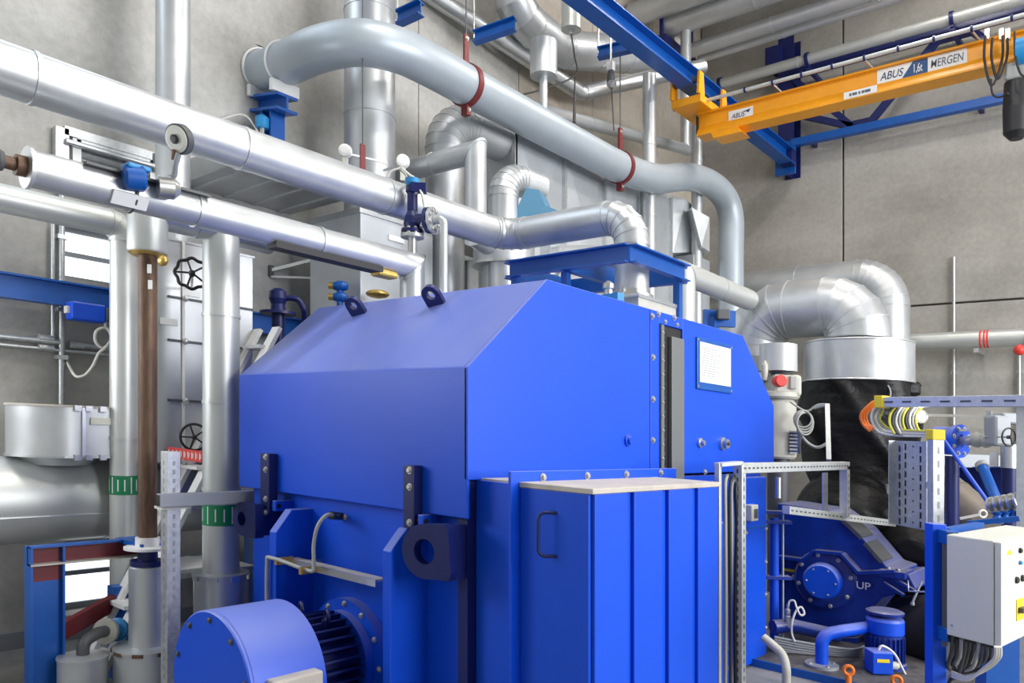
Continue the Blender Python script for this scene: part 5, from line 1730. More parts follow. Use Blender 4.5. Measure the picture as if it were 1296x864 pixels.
# cables running in the tray
tcb = thing('tray_cables', 'black and grey cables dropping inside the cable tray', 'cables', at(924, 864, u=TU - 0.01))
for k in range(6):
    f = (k + 0.7) / 6.5
    vk = lv + (va_ - lv) * f
    uk = TU - 0.02 + 0.012 * (k % 2)
    MB().tube(catmull([(uk, vk, 0.06), (uk + 0.006 * math.sin(k), vk, 0.7), (uk, vk - 0.01 * math.cos(k * 2), 1.2), (uk, vk, ztop - 0.10), (uk - 0.02, vk + 0.05 + 0.02 * k, ztop - 0.045 + 0.001 * k)], 6), 0.011, 8).obj('cable', ('cable_dark', 'cable_grey', 'black')[k % 3], tcb)

# wide perforated tray, struts with yellow caps
wt = thing('wide_cable_tray', 'wide upright perforated cable tray in front of the black turbine', 'cable tray', at(1160, 665, d=5.6))
a, b = at(1133, 560, d=5.75), at(1181, 560, d=5.35)
zl, zh = at(1155, 668, d=5.55).z, at(1155, 558, d=5.55).z
dd = V((b.x - a.x, b.y - a.y, 0))
n_ = V((dd.y, -dd.x, 0)).normalized()
if n_.dot(-uy) < 0: n_ = -n_
mid = V(((a.x + b.x) / 2, (a.y + b.y) / 2, (zl + zh) / 2))
H2 = V((0, 0, (zh - zl) / 2))
MB().ob(mid, dd / 2, H2, n_ * 0.003).obj('tray_sheet', 'galv', wt)
for s in (-1, 1):
    MB().ob(mid + dd * 0.5 * s + n_ * 0.025, dd.normalized() * 0.004, H2, n_ * 0.028).obj('tray_wall', 'galv', wt)
sl = MB()
rib = MB()
for c_, f in enumerate((-0.36, -0.2, 0.2, 0.36)):
    for k in range(9):
        z_ = zl + (zh - zl) * (k + 0.5 + 0.25 * (c_ % 2)) / 9.4
        cc_ = V((mid.x, mid.y, z_)) + dd * f + n_ * 0.0035
        sl.ob(cc_, dd.normalized() * 0.006, (0, 0, 0.022), n_ * 0.001)
        rib.ob(cc_ - dd.normalized() * 0.012, dd.normalized() * 0.004, (0, 0, 0.026), n_ * 0.004)
s_ = sl.obj('slots', 'black', wt); s_['kind'] = 'stuff'
s_ = rib.obj('pressed_ribs', 'steel', wt); s_['kind'] = 'stuff'
hl = MB()
for k in range(8):
    hl.ob(V((mid.x, mid.y, zl + (zh - zl) * (k + 0.5) / 8)) + n_ * 0.0035, dd.normalized() * 0.006, (0, 0, 0.006), n_ * 0.001)
s_ = hl.obj('holes', 'black', wt); s_['kind'] = 'stuff'
MB().bar(mid + dd * 0.3 - n_ * 0.02, at(1184, 610, d=5.1), 0.04, 0.04).obj('tray_arm', 'galv', wt)

sp_ = thing('capped_strut', 'upright galvanised strut with a yellow end cap on the blue post', 'strut', at(1184, 665, d=5.1))
a, b = at(1184, 664, d=5.1), at(1184, 556, d=5.1)
strut(sp_, a, b, 0.075, face=[-uy], pitch=0.09, up=tuple(-uy), mt='galv')
MB().ob(V((b.x, b.y, at(1184, 550, d=5.1).z)), ux * 0.043, uy * 0.043, (0, 0, 0.035)).obj('end_cap', 'cap_yellow', sp_, bevel=0.006)
sh_ = thing('slotted_rail', 'horizontal slotted rail with a yellow end cap before the end wall', 'rail', at(1200, 510, d=5.2))
a, b = at(1118, 509, d=5.6), at(1330, 507, d=4.6)
strut(sh_, a, b, 0.072, face=[-uy], pitch=0.14)
MB().ob(at(1116, 508.5, d=5.6), (b - a).normalized() * 0.035, V((0, 0, 0.045)), (b - a).normalized().cross(V((0, 0, 1))) * 0.042).obj('end_cap', 'cap_yellow', sh_, bevel=0.006)
c = at(1293, 700, d=4.77)
MB().bar(V((c.x, c.y, 0)), V((c.x, c.y, at(1293, 505, d=4.77).z)), 0.05, 0.05).obj('rail_post', 'galv_light', sh_)

# orange and white cable loops
ol = thing('orange_cable', 'thick orange cables looping under the yellow capped rail', 'cable', at(1098, 545, d=5.75))
for k in range(3):
    o_ = k * 3.2
    MB().tube(catmull([at(1113, 506 + o_ * 0.9, d=5.7), at(1103 + o_ * 0.5, 510 + o_ * 0.6, d=5.72), at(1090 + o_, 524, d=5.75), at(1092 + o_, 536, d=5.75), at(1101 + o_ * 0.8, 545 - o_ * 0.5, d=5.7)], 8), 0.011, 8).obj('cable', 'orange', ol)
wl_ = thing('pale_cables', 'bundle of pale and yellow-green cables looping to the capped strut', 'cables', at(1150, 545, d=5.5))
for k in range(5):
    o_ = k * 2.6
    MB().tube(catmull([at(1118, 510 + k, d=5.6), at(1106 + o_, 518 + o_ * 0.3, d=5.66), at(1103 + o_, 530, d=5.66), at(1112 + o_, 546 - o_ * 0.5, d=5.62), at(1135 + o_ * 0.3, 551 - o_ * 0.7, d=5.5), at(1178, 552 - o_ * 0.6, d=5.25)], 8), 0.0085, 8).obj('cable', ('cable_white', 'cable_grey', 'cable_white', 'cable_grey', 'cable_yellow')[k], wl_)
for k in range(9):
    x = 1128 + k * 4.2
    MB().tube(catmull([at(x + 6, 514, d=5.55), at(x - 1, 524, d=5.52), at(x - 2, 536, d=5.5), at(x + 4, 549, d=5.45)], 6), 0.0085, 8).obj('cable', ('cable_yellow', 'cable_dark', 'cable_white', 'cable_grey')[k % 4], wl_)
lm = thing('inspection_lamp', 'small lit white lamp glaring among the cables', 'lamp', at(1166, 535, d=5.5))
MB().sphere(at(1166, 527, d=5.5), 0.030, 16, 10).obj('bulb', 'lamp_light', lm)
MB().lathe(at(1166, 527, d=5.54), -uy, [(0.02, -0.06), (0.045, -0.02), (0.05, 0.0)], 18, caps=False).obj('reflector', 'steel', lm)

# ------------------------------------------------------------------ pneumatic valve group at the right
bv = thing('blue_actuator', 'blue flanged cylinder actuator with a grey handwheel head', 'actuator', at(1205, 580, d=5.9))
a, b = at(1186, 557, d=5.9), at(1214, 558, d=5.75)
ax_ = (b - a).normalized()
MB().cyl(a, b, 0.105, None, 32).obj('cylinder', 'gen_blue', bv)
flange(bv, b, ax_, 0.05, 0.125, 0.03, 8, 'gen_blue')
MB().cyl(b, at(1262, 556, d=5.5), 0.035, None, 16).obj('stem', 'steel', bv)
MB().lathe(at(1232, 556, d=5.66), ax_, [(0.05, 0), (0.06, 0.03), (0.045, 0.06), (0.06, 0.09), (0.05, 0.12)], 18).obj('stem_nut', 'cable_grey', bv)
MB().ob(at(1262, 545, d=5.5), ux * 0.06, uy * 0.07, (0, 0, 0.11)).obj('gear_head', 'frame_grey', bv, bevel=0.02)
MB().ob(at(1280, 530, d=5.5), ux * 0.1, uy * 0.06, (0, 0, 0.04)).obj('switch_box', 'frame_grey', bv, bevel=0.015)
MB().bar(at(1172, 525, d=5.8), at(1252, 527, d=5.6), 0.02, 0.02).obj('tie_rod', 'steel', bv)
MB().bar(at(1190, 545, d=5.8), at(1252, 543, d=5.6), 0.015, 0.015).obj('tie_rod', 'steel', bv)
MB().bar(at(1252, 520, d=5.58), at(1252, 560, d=5.58), 0.03, 0.05).obj('end_yoke', 'frame_grey', bv)
c_ = at(1205, 562, d=5.85)
MB().cyl((c_.x, c_.y, 0.4), (c_.x, c_.y, c_.z - 0.09), 0.05, None, 16).obj('support_stem', 'navy', bv)
handwheel('handwheel', 'black rimmed handwheel on the grey actuator head', at(1277, 553, d=5.35), -uy + 0.3 * ux, 0.062, 'black', 3)
q = at(1277, 578, d=5.7)
cp = thing('copper_tinted_pipe', 'short shiny clad pipe with a warm sheen below the handwheel', 'pipe', (q.x, q.y, 0.8))
MB().cyl((q.x, q.y, at(1277, 592, d=5.7).z), (q.x, q.y, at(1277, 562, d=5.7).z), 0.055, None, 24).obj('jacket', 'alu', cp)
MB().cyl((q.x, q.y, 0.3), (q.x, q.y, at(1277, 592, d=5.7).z), 0.05, None, 20).obj('lower_jacket', 'navy', cp)
MB().bar(at(1258, 572, d=5.75), at(1258, 590, d=5.75), 0.05, 0.05).obj('side_plate', 'alu', cp)
# dark blue base frame behind
df = thing('base_frame', 'dark blue machine base beam behind the control cabinet', 'frame', at(1240, 650, d=6.3))
a, b = at(1180, 620, d=7.5), at(1330, 622, d=6.6)
ibeam(MB(), a, b, at(1240, 590, d=7.1).z - at(1240, 650, d=7.1).z, 0.25).obj('base_beam', 'machine_blue', df)
for x in (1190, 1282):
    p = at(x, 650, d=7.2)
    MB().bx(p.x - 0.06, p.x + 0.06, p.y - 0.06, p.y + 0.06, 0, p.z).obj('leg', 'machine_blue', df)
MB().ob(at(1230, 583, d=7.1), ux * 0.4, uy * 0.05, (0, 0, 0.06)).obj('base_cover', 'frame_grey', df)
# leaning blue rods
for k, (x0, y0, x1, y1, r_, lab) in enumerate(((1194, 556, 1255, 642, 0.013, 'thin blue rod leaning down to the clevis'), (1244, 592, 1262, 635, 0.035, 'thick blue strut leaning behind the cabinet'))):
    a, b = at(x0, y0, d=5.3 if k == 0 else 5.6), at(x1, y1, d=5.0 if k == 0 else 5.3)
    r = thing('linkage_rod', lab, 'rod', b)
    MB().cyl(a, b, r_, None, 14).obj('rod', 'gen_blue' if k == 0 else 'beam_blue', r)
    MB().lathe(a, (a - b).normalized(), [(r_ * 1.3, 0), (r_ * 1.3, 0.04), (r_ * 0.6, 0.06)], 12).obj('rod_end', 'cable_grey', r)
    MB().cyl(b, b + (b - a).normalized() * 0.12, r_ * 0.8, None, 12).obj('rod_foot', 'steel', r)
# brown clad pipe lying behind
pipe('clad_pipe', 'thick dusty clad pipe lying low behind the cable tray', 'pipe', [at(1172, 598, d=6.9), at(1248, 662, d=6.2)], 0.15, 'dusty_brown', seam=0.4)
# silver bellows
bs = thing('silver_bellows', 'silver corrugated bellows on blue valves behind the cabinet', 'bellows', at(1270, 665, d=4.9))
a, b = at(1256, 640, d=4.95), at(1290, 634, d=4.8)
dx_ = (b - a).normalized()
for k in range(5):
    c = a + (b - a) * (k / 4)
    MB().lathe(c - dx_ * 0.016, dx_, [(0.035, 0), (0.058, 0.008), (0.058, 0.024), (0.035, 0.032)], 22).obj('bellows_fold', 'steel', bs)
for k in range(3):
    c = at(1262 + 10 * k, 656 - k, d=4.8)
    MB().lathe(c - V((0, 0, 0.03)), (0, 0, 1), [(0.025, 0), (0.03, 0.02), (0.02, 0.05), (0.03, 0.07)], 12).obj('valve_block', 'beam_blue', bs)
MB().bar(at(1225, 662, d=4.8), at(1290, 656, d=4.65), 0.05, 0.03).obj('valve_rail', 'beam_blue', bs)
MB().torus(at(1244, 650, d=4.7), -uy, 0.022, 0.007, 18, 6).obj('shackle', 'cable_white', bs)
MB().bar(at(1215, 656, d=4.75), at(1240, 651, d=4.7), 0.015, 0.015).obj('chain_bar', 'cable_white', bs)

# ------------------------------------------------------------------ control cabinet on its blue stand
k0 = at(1198, 690, d=3.68); k1 = at(1268, 690, d=3.46); k2 = at(1336, 690, d=4.05)
zt5, zb5 = at(1233, 681, d=3.56).z, at(1233, 812, d=3.56).z
e1 = V((k1.x - k0.x, k1.y - k0.y, 0)); e2 = V((k2.x - k1.x, k2.y - k1.y, 0))
cc = thing('control_cabinet', 'light grey control cabinet with buttons mounted on a blue post', 'cabinet', V((k1.x, k1.y, zb5)))
base = V((k0.x, k0.y, zb5))
f12 = 0.86
MB().prism([base, base + e1 * f12, base + e1 * f12 + e2, base + e2], (0, 0, zt5 - zb5)).obj('cabinet_body', 'cabinet', cc, bevel=0.006)
dr0 = base + e1 * (f12 + 0.012)
dr_ = MB().prism([dr0 + V((0, 0, 0.003)), dr0 + e1 * 0.12 + V((0, 0, 0.003)), dr0 + e1 * 0.12 + e2 + V((0, 0, 0.003)), dr0 + e2 + V((0, 0, 0.003))], (0, 0, zt5 - zb5 - 0.006)).obj('cabinet_door', 'cabinet', cc, bevel=0.006)
dn = e1.normalized()
dfc = dr0 + e1 * 0.12
for (f, z_, m_, r_) in ((0.30, 0.88, 'black', 0.016), (0.30, 0.76, 'light_blue', 0.012), (0.24, 0.60, 'black', 0.02), (0.34, 0.60, 'black', 0.02), (0.44, 0.64, 'black', 0.02)):
    MB().lathe(dfc + e2 * f + V((0, 0, (zt5 - zb5) * z_)), dn, [(r_ * 0.8, 0), (r_ * 0.8, 0.008), (r_ * 0.6, 0.012)], 14).obj('push_button', m_, dr_)
c = dfc + e2 * 0.3 + V((0, 0, (zt5 - zb5) * 0.30))
sw = MB().ob(c, dn * 0.004, e2.normalized() * 0.05, (0, 0, 0.05)).obj('switch_plate', 'cap_yellow', dr_)
MB().ob(c + dn * 0.014, dn * 0.012, e2.normalized() * 0.03, (0, 0, 0.012)).obj('main_switch', 'dark_grey', sw)
MB().prism([dfc + e2 * 0.08 + V((0, 0, (zt5 - zb5) * 0.86)), dfc + e2 * 0.18 + V((0, 0, (zt5 - zb5) * 0.86)), dfc + e2 * 0.13 + V((0, 0, (zt5 - zb5) * 0.92))], dn * 0.001).obj('warning_triangle', 'cap_yellow', dr_)
MB().lathe(base + e1 * 0.1 + V((0, 0, 0.05)) - e2.normalized() * 0.0005, -e2, [(0.006, 0), (0.006, 0.002)], 10).obj('rivet', 'cable_grey', cc)
# stand: post, square arms
stn = thing('cabinet_stand', 'blue square tube post carrying the control cabinet', 'stand', at(1186, 864, d=3.85))
c = at(1184, 700, d=3.85)
MB().ob(V((c.x, c.y, at(1184, 662, d=3.85).z / 2)), ux * 0.036, uy * 0.036, (0, 0, at(1184, 662, d=3.85).z / 2)).obj('post', 'gen_blue', stn, bevel=0.004)
for y in (678, 800):
    p = at(1186, y, d=3.80)
    MB().ob(p + V((0, 0, 0)) - uy * 0.02 + ux * 0.04, ux * 0.03, uy * 0.045, (0, 0, 0.033)).obj('arm_tube', 'beam_blue', stn, bevel=0.003)
    MB().ob(p - uy * 0.067 + ux * 0.04, ux * 0.023, uy * 0.002, (0, 0, 0.026)).obj('tube_opening', 'black', stn)
MB().bar(at(1196, 672, d=3.85), at(1240, 664, d=4.35), 0.045, 0.03).obj('top_bracket', 'beam_blue', stn)
MB().bar(at(1196, 740, d=3.78) - V((0, 0, 0.3)), at(1196, 672, d=3.78), 0.02, 0.03).obj('mounting_rail', 'dark_grey', stn)
c = at(1262, 840, d=4.2)
MB().ob(V((c.x, c.y, 0.35)), ux * 0.09, uy * 0.05, (0, 0, 0.35)).obj('rear_post', 'beam_blue', stn)
# cables below the cabinet
cb_ = thing('cabinet_cables', 'dark and pale cables hanging in a sling below the control cabinet', 'cables', at(1225, 862, d=3.75))
for k in range(11):
    x = 1206 + k * 5.5
    f = k / 10
    MB().tube(catmull([at(x, 806 + 13 * f, d=3.72 - 0.2 * f), at(x - 2, 826 + 4 * math.sin(k), d=3.76), at(x - 6 - 4 * f, 842 + 3 * math.cos(k * 2), d=3.82), at(1214 - 2 * k * 0.3, 852 + 3 * math.sin(k * 3), d=3.9), at(1200, 858 + 2 * k * 0.4, d=3.95)], 6), 0.009, 8).obj('cable', ('cable_dark', 'black', 'cable_grey', 'cable_dark')[k % 4], cb_)
for k in range(3):
    MB().tube(catmull([at(1266 - 3 * k, 818, d=3.46), at(1265 - 3 * k, 832, d=3.5), at(1250 - 3 * k, 846, d=3.6), at(1225, 856 + 2 * k, d=3.7), at(1205, 850 + 3 * k, d=3.8)], 6), 0.007, 8).obj('cable', 'cable_white', cb_)
# dark machinery behind the pump
dk = thing('oil_cooler', 'dark oil cooler shell in the shade behind the pump motor', 'cooler', (-1.35, 7.0, zt3))
a, b = at(1158, 800, d=6.4), at(1215, 800, d=5.95)
MB().cyl(a, b, 0.30, None, 30).obj('cooler_shell', 'rubber', dk)
MB().bx(a.x - 0.1, a.x + 0.1, a.y - 0.1, a.y + 0.1, zt3, a.z - 0.2).obj('cooler_foot', 'rubber', dk)
pbr = thing('instrument_tubes', 'thin steel instrument tubes before the black blanket', 'tubes', at(1155, 750, d=5.7))
MB().tube([at(1149, 734, d=5.7), at(1150, 748, d=5.7), at(1178, 749, d=5.5)], 0.006, 8).obj('tube', 'steel', pbr)
MB().tube([at(1178, 749, d=5.5), at(1184, 752, d=4.6)], 0.006, 8).obj('tube', 'steel', pbr)
MB().tube([at(1167, 735, d=5.65), at(1155, 762, d=5.65)], 0.008, 8).obj('tube', 'steel', pbr)
MB().lathe(at(1155, 762, d=5.65), (0, 0, -1), [(0.014, 0), (0.014, 0.02)], 10).obj('tube_end', 'steel', pbr)
# ------------------------------------------------------------------ left side: low duct, housings, wall fittings
LU, LW = -5.72, 1.125
ld = pipe('low_duct', 'very wide clad duct lying low along the pipe wall', 'duct', [(LU, -1.5, LW), (LU, 4.1, LW)], 0.285, 'alu_white', seam=1.9, n=48)
for v in (-0.6, 3.5):
    MB().bx(LU - 0.2, LU + 0.2, v - 0.05, v + 0.05, 0.0, LW - 0.24).obj('duct_foot', 'beam_blue', ld)
MB().bar((LU + 0.275, -1.5, LW - 0.085), (LU + 0.275, 4.1, LW - 0.085), 0.012, 0.006).obj('long_seam', 'bead', ld)


def capsule_box(name, label, cat, c, rad, vlen, w0, w1, mt, tagpos=None, lid='dusty'):
    """housing with a half-round near end and flat far end (plan view), lid and clamps"""
    r = thing(name, label, cat, (c[0], c[1], w0))
    out = []
    for k in range(25):
        t = math.pi + math.pi * k / 24
        out.append((c[0] + rad * math.cos(t), c[1] + rad * math.sin(t)))
    out += [(c[0] + rad, c[1] + vlen), (c[0] - rad, c[1] + vlen)]
    rr = [[V((x, y, z)) for x, y in out] for z in (w0, w1)]
    mb = MB()
    n = len(out)
    mb.add(rr[0][:25] + rr[1][:25], [(k, k + 1, k + 26, k + 25) for k in range(24)], True)
    for k in range(24, n):
        j = (k + 1) % n
        mb.add([rr[0][k], rr[0][j], rr[1][j], rr[1][k]], [(0, 1, 2, 3)], False)
    bm_faces = mb
    mb.add(rr[0], [list(range(n))[::-1]])
    o = mb.obj('shell', mt, r)
    for z, m_ in ((w0 - 0.008, 'alu_dark'), (w1 - 0.004, lid)):
        k = 1.025
        e = [V((c[0] + (x - c[0]) * k, c[1] + (y - c[1]) * k, z)) for x, y in out]
        MB().prism(e, (0, 0, 0.014)).obj('lid', m_, r)
    return r


q = at(95, 545, u=-5.35)
dh = capsule_box('insulation_box', 'round-ended removable insulation box on top of the low duct', 'insulation box', (-5.62, at(105, 545, u=-5.3).y - 0.02, 0), 0.31, 0.5, 1.425, 1.745, 'alu')
MB().bx(-5.305, -5.295, at(104, 545, u=-5.3).y, at(104, 545, u=-5.3).y + 0.02, 1.43, 1.74).obj('cover_strip', 'bead', dh)
p = at(128, 533, u=-5.29)
MB().bx(-5.308, -5.295, p.y - 0.06, p.y + 0.08, p.z - 0.022, p.z + 0.022).obj('name_tag', 'cabinet', dh)
for x in (98, 112, 130):
    for zz in (1.425, 1.74):
        y_ = at(x, 545, u=-5.3).y
        MB().bx(-5.31, -5.285, y_ - 0.02, y_ + 0.02, zz - 0.02, zz + 0.015).obj('clamp', 'steel', dh)
MB().lathe((-5.62, at(88, 545, u=-5.3).y + 0.05, 1.36), (0, 0, 1), [(0.17, 0), (0.26, 0.07)], 32).obj('collar_cone', 'alu', dh)

# tall insulated valve housing between the white columns
zt6, zb6 = at(225, 305, u=-5.2).z, at(225, 583, u=-5.2).z
vc = at(212, 450, u=-5.2).y
vh = capsule_box('insulated_housing', 'tall clad valve housing with bands and tags between the white columns', 'insulation box', (-5.42, vc + 0.02, 0), 0.22, 0.62, zb6, zt6, 'alu', lid='alu')
for y in (378, 432, 507):
    zz = at(232, y, u=-5.2).z
    MB().bx(-5.20, -5.188, vc, vc + 0.64, zz - 0.008, zz + 0.008).obj('band', 'dark_grey', vh)
    yy = at(233, y, u=-5.2).y
    MB().sphere((-5.18, yy, zz), 0.022, 12, 8).obj('band_latch', 'steel', vh)
yy = at(232, 450, u=-5.19).y
MB().bx(-5.198, -5.184, yy - 0.009, yy + 0.009, zb6, zt6).obj('cover_strip', 'white', vh)
for x, y in ((214, 407), (243, 371)):
    p = at(x, y, u=-5.19)
    MB().bx(-5.2, -5.19, p.y - 0.06, p.y + 0.06, p.z - 0.022, p.z + 0.022).obj('name_tag', 'paper', vh)
MB().lathe((-5.42, vc + 0.2, zb6 - 0.06), (0, 0, 1), [(0.14, 0), (0.2, 0.06)], 28).obj('collar_cone', 'alu', vh)
handwheel('handwheel', 'black wavy-rimmed handwheel on the tall clad housing', at(243, 346, d=5.05), V((1, -0.5, 0.15)), 0.10, 'black', 5, True)
hw = handwheel('handwheel', 'black five-spoke handwheel above the red scale board', at(246, 553, d=5.2), V((1, -0.6, 0)), 0.088, 'black', 5)
sb_ = thing('scale_board', 'red and white striped scale board under the handwheel', 'scale', at(230, 577, d=5.15))
a, b = at(212, 572, d=5.2), at(256, 578, d=5.1)
MB().bar(a, b, 0.01, 0.075).obj('board', 'signal_red', sb_)
mk = MB()
dd = (b - a)
nn = dd.normalized().cross(V((0, 0, 1))).normalized()
if nn.dot(-uy) < 0: nn = -nn
for k in range(9):
    c = a + dd * ((k + 0.5) / 9) + nn * 0.0055
    mk.ob(c, dd.normalized() * 0.004, (0, 0, 0.022), nn * 0.0006)
    mk.ob(c + dd * 0.03, dd.normalized() * 0.002, (0, 0, 0.014), nn * 0.0006)
mk.obj('board_print', 'white', sb_)
MB().bar(a.lerp(b, 0.5) + V((0, 0, -0.03)), a.lerp(b, 0.5) + V((-0.2, 0.1, -0.12)), 0.03, 0.02).obj('board_arm', 'steel', sb_)

# blue beam on the wall with a motor box
wb = thing('wall_beam', 'blue steel beam running along the concrete pipe wall', 'beam', (-6.15, 2, 2.48))
ibeam(MB(), (-6.12, -2.0, 2.57), (-6.12, 7.2, 2.57), 0.175, 0.10).obj('beam', 'beam_blue', wb)
for v in (0.5, 3.2, 5.6):
    MB().bx(UW, -6.07, v - 0.06, v + 0.06, 2.5, 2.64).obj('wall_cleat', 'beam_blue', wb)
a, b = at(90, 392, u=-5.95), at(133, 394, u=-5.95)
mbx = thing('blue_motor_box', 'blue junction motor box hanging below the wall beam', 'box', (-6.0, (a.y + b.y) / 2, a.z - 0.07))
MB().bx(-6.06, -5.93, a.y, b.y, a.z - 0.065, a.z + 0.065).obj('box_body', 'gen_blue', mbx, bevel=0.012)
MB().bx(-6.07, -5.925, b.y, b.y + 0.04, a.z - 0.05, a.z + 0.05).obj('end_cap', 'dark_grey', mbx, bevel=0.006)
MB().bx(-6.03, -5.97, a.y - 0.02, a.y, a.z - 0.02, a.z + 0.03).obj('cable_gland', 'cable_white', mbx)
MB().bx(-6.06, -5.98, a.y + 0.06, b.y - 0.06, a.z + 0.06, 2.49).obj('hanger_plate', 'beam_blue', mbx)
cw = thing('white_cable', 'white cable hanging in a loop below the blue motor box', 'cable', at(130, 440, u=-5.98))
MB().tube(catmull([at(134, 405, u=-5.98), at(134, 414, u=-5.98), at(140, 420, u=-5.98), at(140, 434, u=-5.98), at(130, 440, u=-5.97), at(121, 432, u=-5.96), at(122, 419, u=-5.96), at(134, 415, u=-5.96), at(141, 428, u=-5.95), at(132, 441, u=-5.95), at(125, 447, u=-5.96), at(118, 462, u=-6.0), at(108, 474, u=-6.05), at(96, 476, u=-6.1), at(88, 464, u=-6.2), at(84, 455, u=-6.27)], 6), 0.011, 8).obj('cable', 'cable_white', cw)

# conduits on the wall
cu_ = UW + 0.05
cn = thing('wall_conduits', 'grey steel conduits crossing on the concrete pipe wall', 'conduit', at(75, 500, u=cu_))


def wc(x0, y0, x1, y1, r=0.017):
    a, b = at(x0, y0, u=cu_), at(x1, y1, u=cu_)
    if abs(x1 - x0) < 3: b = V((a.x, a.y, b.z))
    else: b = V((b.x, b.y, a.z))
    MB().cyl(a, b, r, None, 12).obj('conduit_tube', 'galv', cn)


wc(78, 165, 78, 520, 0.022)
wc(67, 280, 67, 430, 0.014)
wc(-40, 421, 75, 428, 0.022)
wc(-40, 432, 140, 440, 0.013)
wc(92, 436, 140, 440, 0.018)
for x, y in ((58, 428), (58, 440), (97, 437)):
    p = at(x, y, u=cu_)
    MB().cyl(p - V((0, 0.05, 0)), p + V((0, 0.05, 0)), 0.026, None, 12).obj('coupling', 'galv', cn)
for y in (300, 392, 452):
    p = at(78, y, u=cu_)
    MB().bx(UW, cu_ + 0.03, p.y - 0.035, p.y + 0.035, p.z - 0.016, p.z + 0.016).obj('conduit_clip', 'galv', cn)
# conduit trunk and louvred vent high on the wall
a, b = at(80, 163, u=cu_), at(196, 194, u=cu_)
tk_ = thing('cable_trunking', 'grey cable trunking turning along the wall above the louvred vent', 'trunking', (cu_, a.y, a.z))
MB().bx(UW, cu_ + 0.03, a.y, b.y, a.z - 0.045, a.z + 0.02).obj('trunk_run', 'galv', tk_)
MB().cyl((cu_ + 0.05, a.y, a.z - 0.10), (cu_ + 0.05, b.y - 0.03, a.z - 0.10), 0.022, None, 12).obj('trunk_tube', 'alu_dark', tk_)
MB().bx(UW, cu_ + 0.03, a.y - 0.06, a.y + 0.03, a.z - 0.4, a.z + 0.0).obj('trunk_drop', 'galv', tk_)
MB().bx(UW, cu_ + 0.04, b.y - 0.03, b.y + 0.01, a.z - 0.14, a.z + 0.01).obj('trunk_end', 'dark_grey', tk_)
a, b = at(93, 183, u=UW), at(190, 212, u=UW)
zt7 = a.z; zb7 = at(95, 232, u=UW).z
lv_ = thing('louvre_vent', 'louvred vent with a white frame high on the pipe wall', 'vent', (UW, a.y, zb7))
MB().bx(UW, UW + 0.012, a.y, b.y, zb7, zt7).obj('vent_back', 'frame_grey', lv_)
for s, m_ in ((a.y, 'white'), (b.y, 'galv')):
    MB().bx(UW, UW + 0.07, s - 0.03, s + 0.03, zb7, zt7 + 0.03).obj('frame_side', m_, lv_)
MB().bx(UW, UW + 0.07, a.y, b.y, zt7, zt7 + 0.04).obj('frame_top', 'galv', lv_)
for k in range(5):
    z_ = zb7 + (zt7 - zb7) * (k + 0.5) / 5
    MB().ob((UW + 0.035, (a.y + b.y) / 2, z_), (0.028, 0, 0.03), (0, (b.y - a.y) / 2 - 0.03, 0), (0.004, 0, -0.004)).obj('slat', 'galv', lv_)

# instrument gauge and clamp actuator on the lower clad pipe
c = at(226, 176, d=3.72)
gg = thing('dial_gauge', 'round cream dial gauge on a curved stem above the lower clad pipe', 'gauge', at(215, 240, d=4.6))
gx = (-uy * 0.9 - V((0, 0, 0.35)) - ux * 0.35).normalized()
MB().lathe(c, gx, [(0.064, -0.03), (0.072, -0.025), (0.072, 0.012), (0.064, 0.014)], 32).obj('gauge_case', 'dark_grey', gg)
MB().lathe(c + gx * 0.012, gx, [(0.063, 0), (0.063, 0.006), (0.05, 0.012), (0.001, 0.012)], 32, caps=False).obj('gauge_face', 'cabinet', gg)
MB().lathe(c + gx * 0.026, gx, [(0.022, 0), (0.022, 0.008), (0.014, 0.01)], 20).obj('gauge_window', 'black', gg)
MB().tube(catmull([c - V((0, 0, 0.07)), at(222, 208, d=3.74), at(220, 222, d=3.78), at(210, 228, d=3.82), at(200, 240, d=3.86)], 6), 0.014, 10).obj('gauge_stem', 'frame_grey', gg)
MB().cyl(at(223, 190, d=3.73), at(222, 203, d=3.74), 0.02, None, 12).obj('stem_nut', 'rust', gg)
q = at(180, 232, d=3.70)
ca = thing('clamp_actuator', 'blue clamp actuator strapped on the lower clad pipe', 'actuator', q - V((0, 0, 0.08)))
MB().lathe(q + V((0.02, -0.10, 0.0)), (0.25, 1, 0.1), [(0.045, 0), (0.062, 0.015), (0.062, 0.09), (0.05, 0.1)], 6).obj('actuator_body', 'beam_blue', ca)
MB().lathe(q + V((0.03, 0.06, -0.005)), (0.25, 1, 0.1), [(0.055, 0), (0.055, 0.07), (0.03, 0.10)], 20).obj('actuator_cap', 'steel', ca)
MB().bar(q + V((-0.02, -0.25, 0.03)), q + V((-0.02, 0.35, 0.03)), 0.04, 0.012).obj('mounting_plate', 'dark_grey', ca)
MB().torus((U2, q.y - 0.02, W2), (0, 1, 0), 0.089, 0.009, 32, 6).obj('pipe_strap', 'dark_grey', ca)
MB().ob(q + V((0.03, -0.04, 0.055)), (0.04, 0, 0), (0, 0.055, 0), (0, 0, 0.012)).obj('actuator_lid', 'light_blue', ca, bevel=0.008)

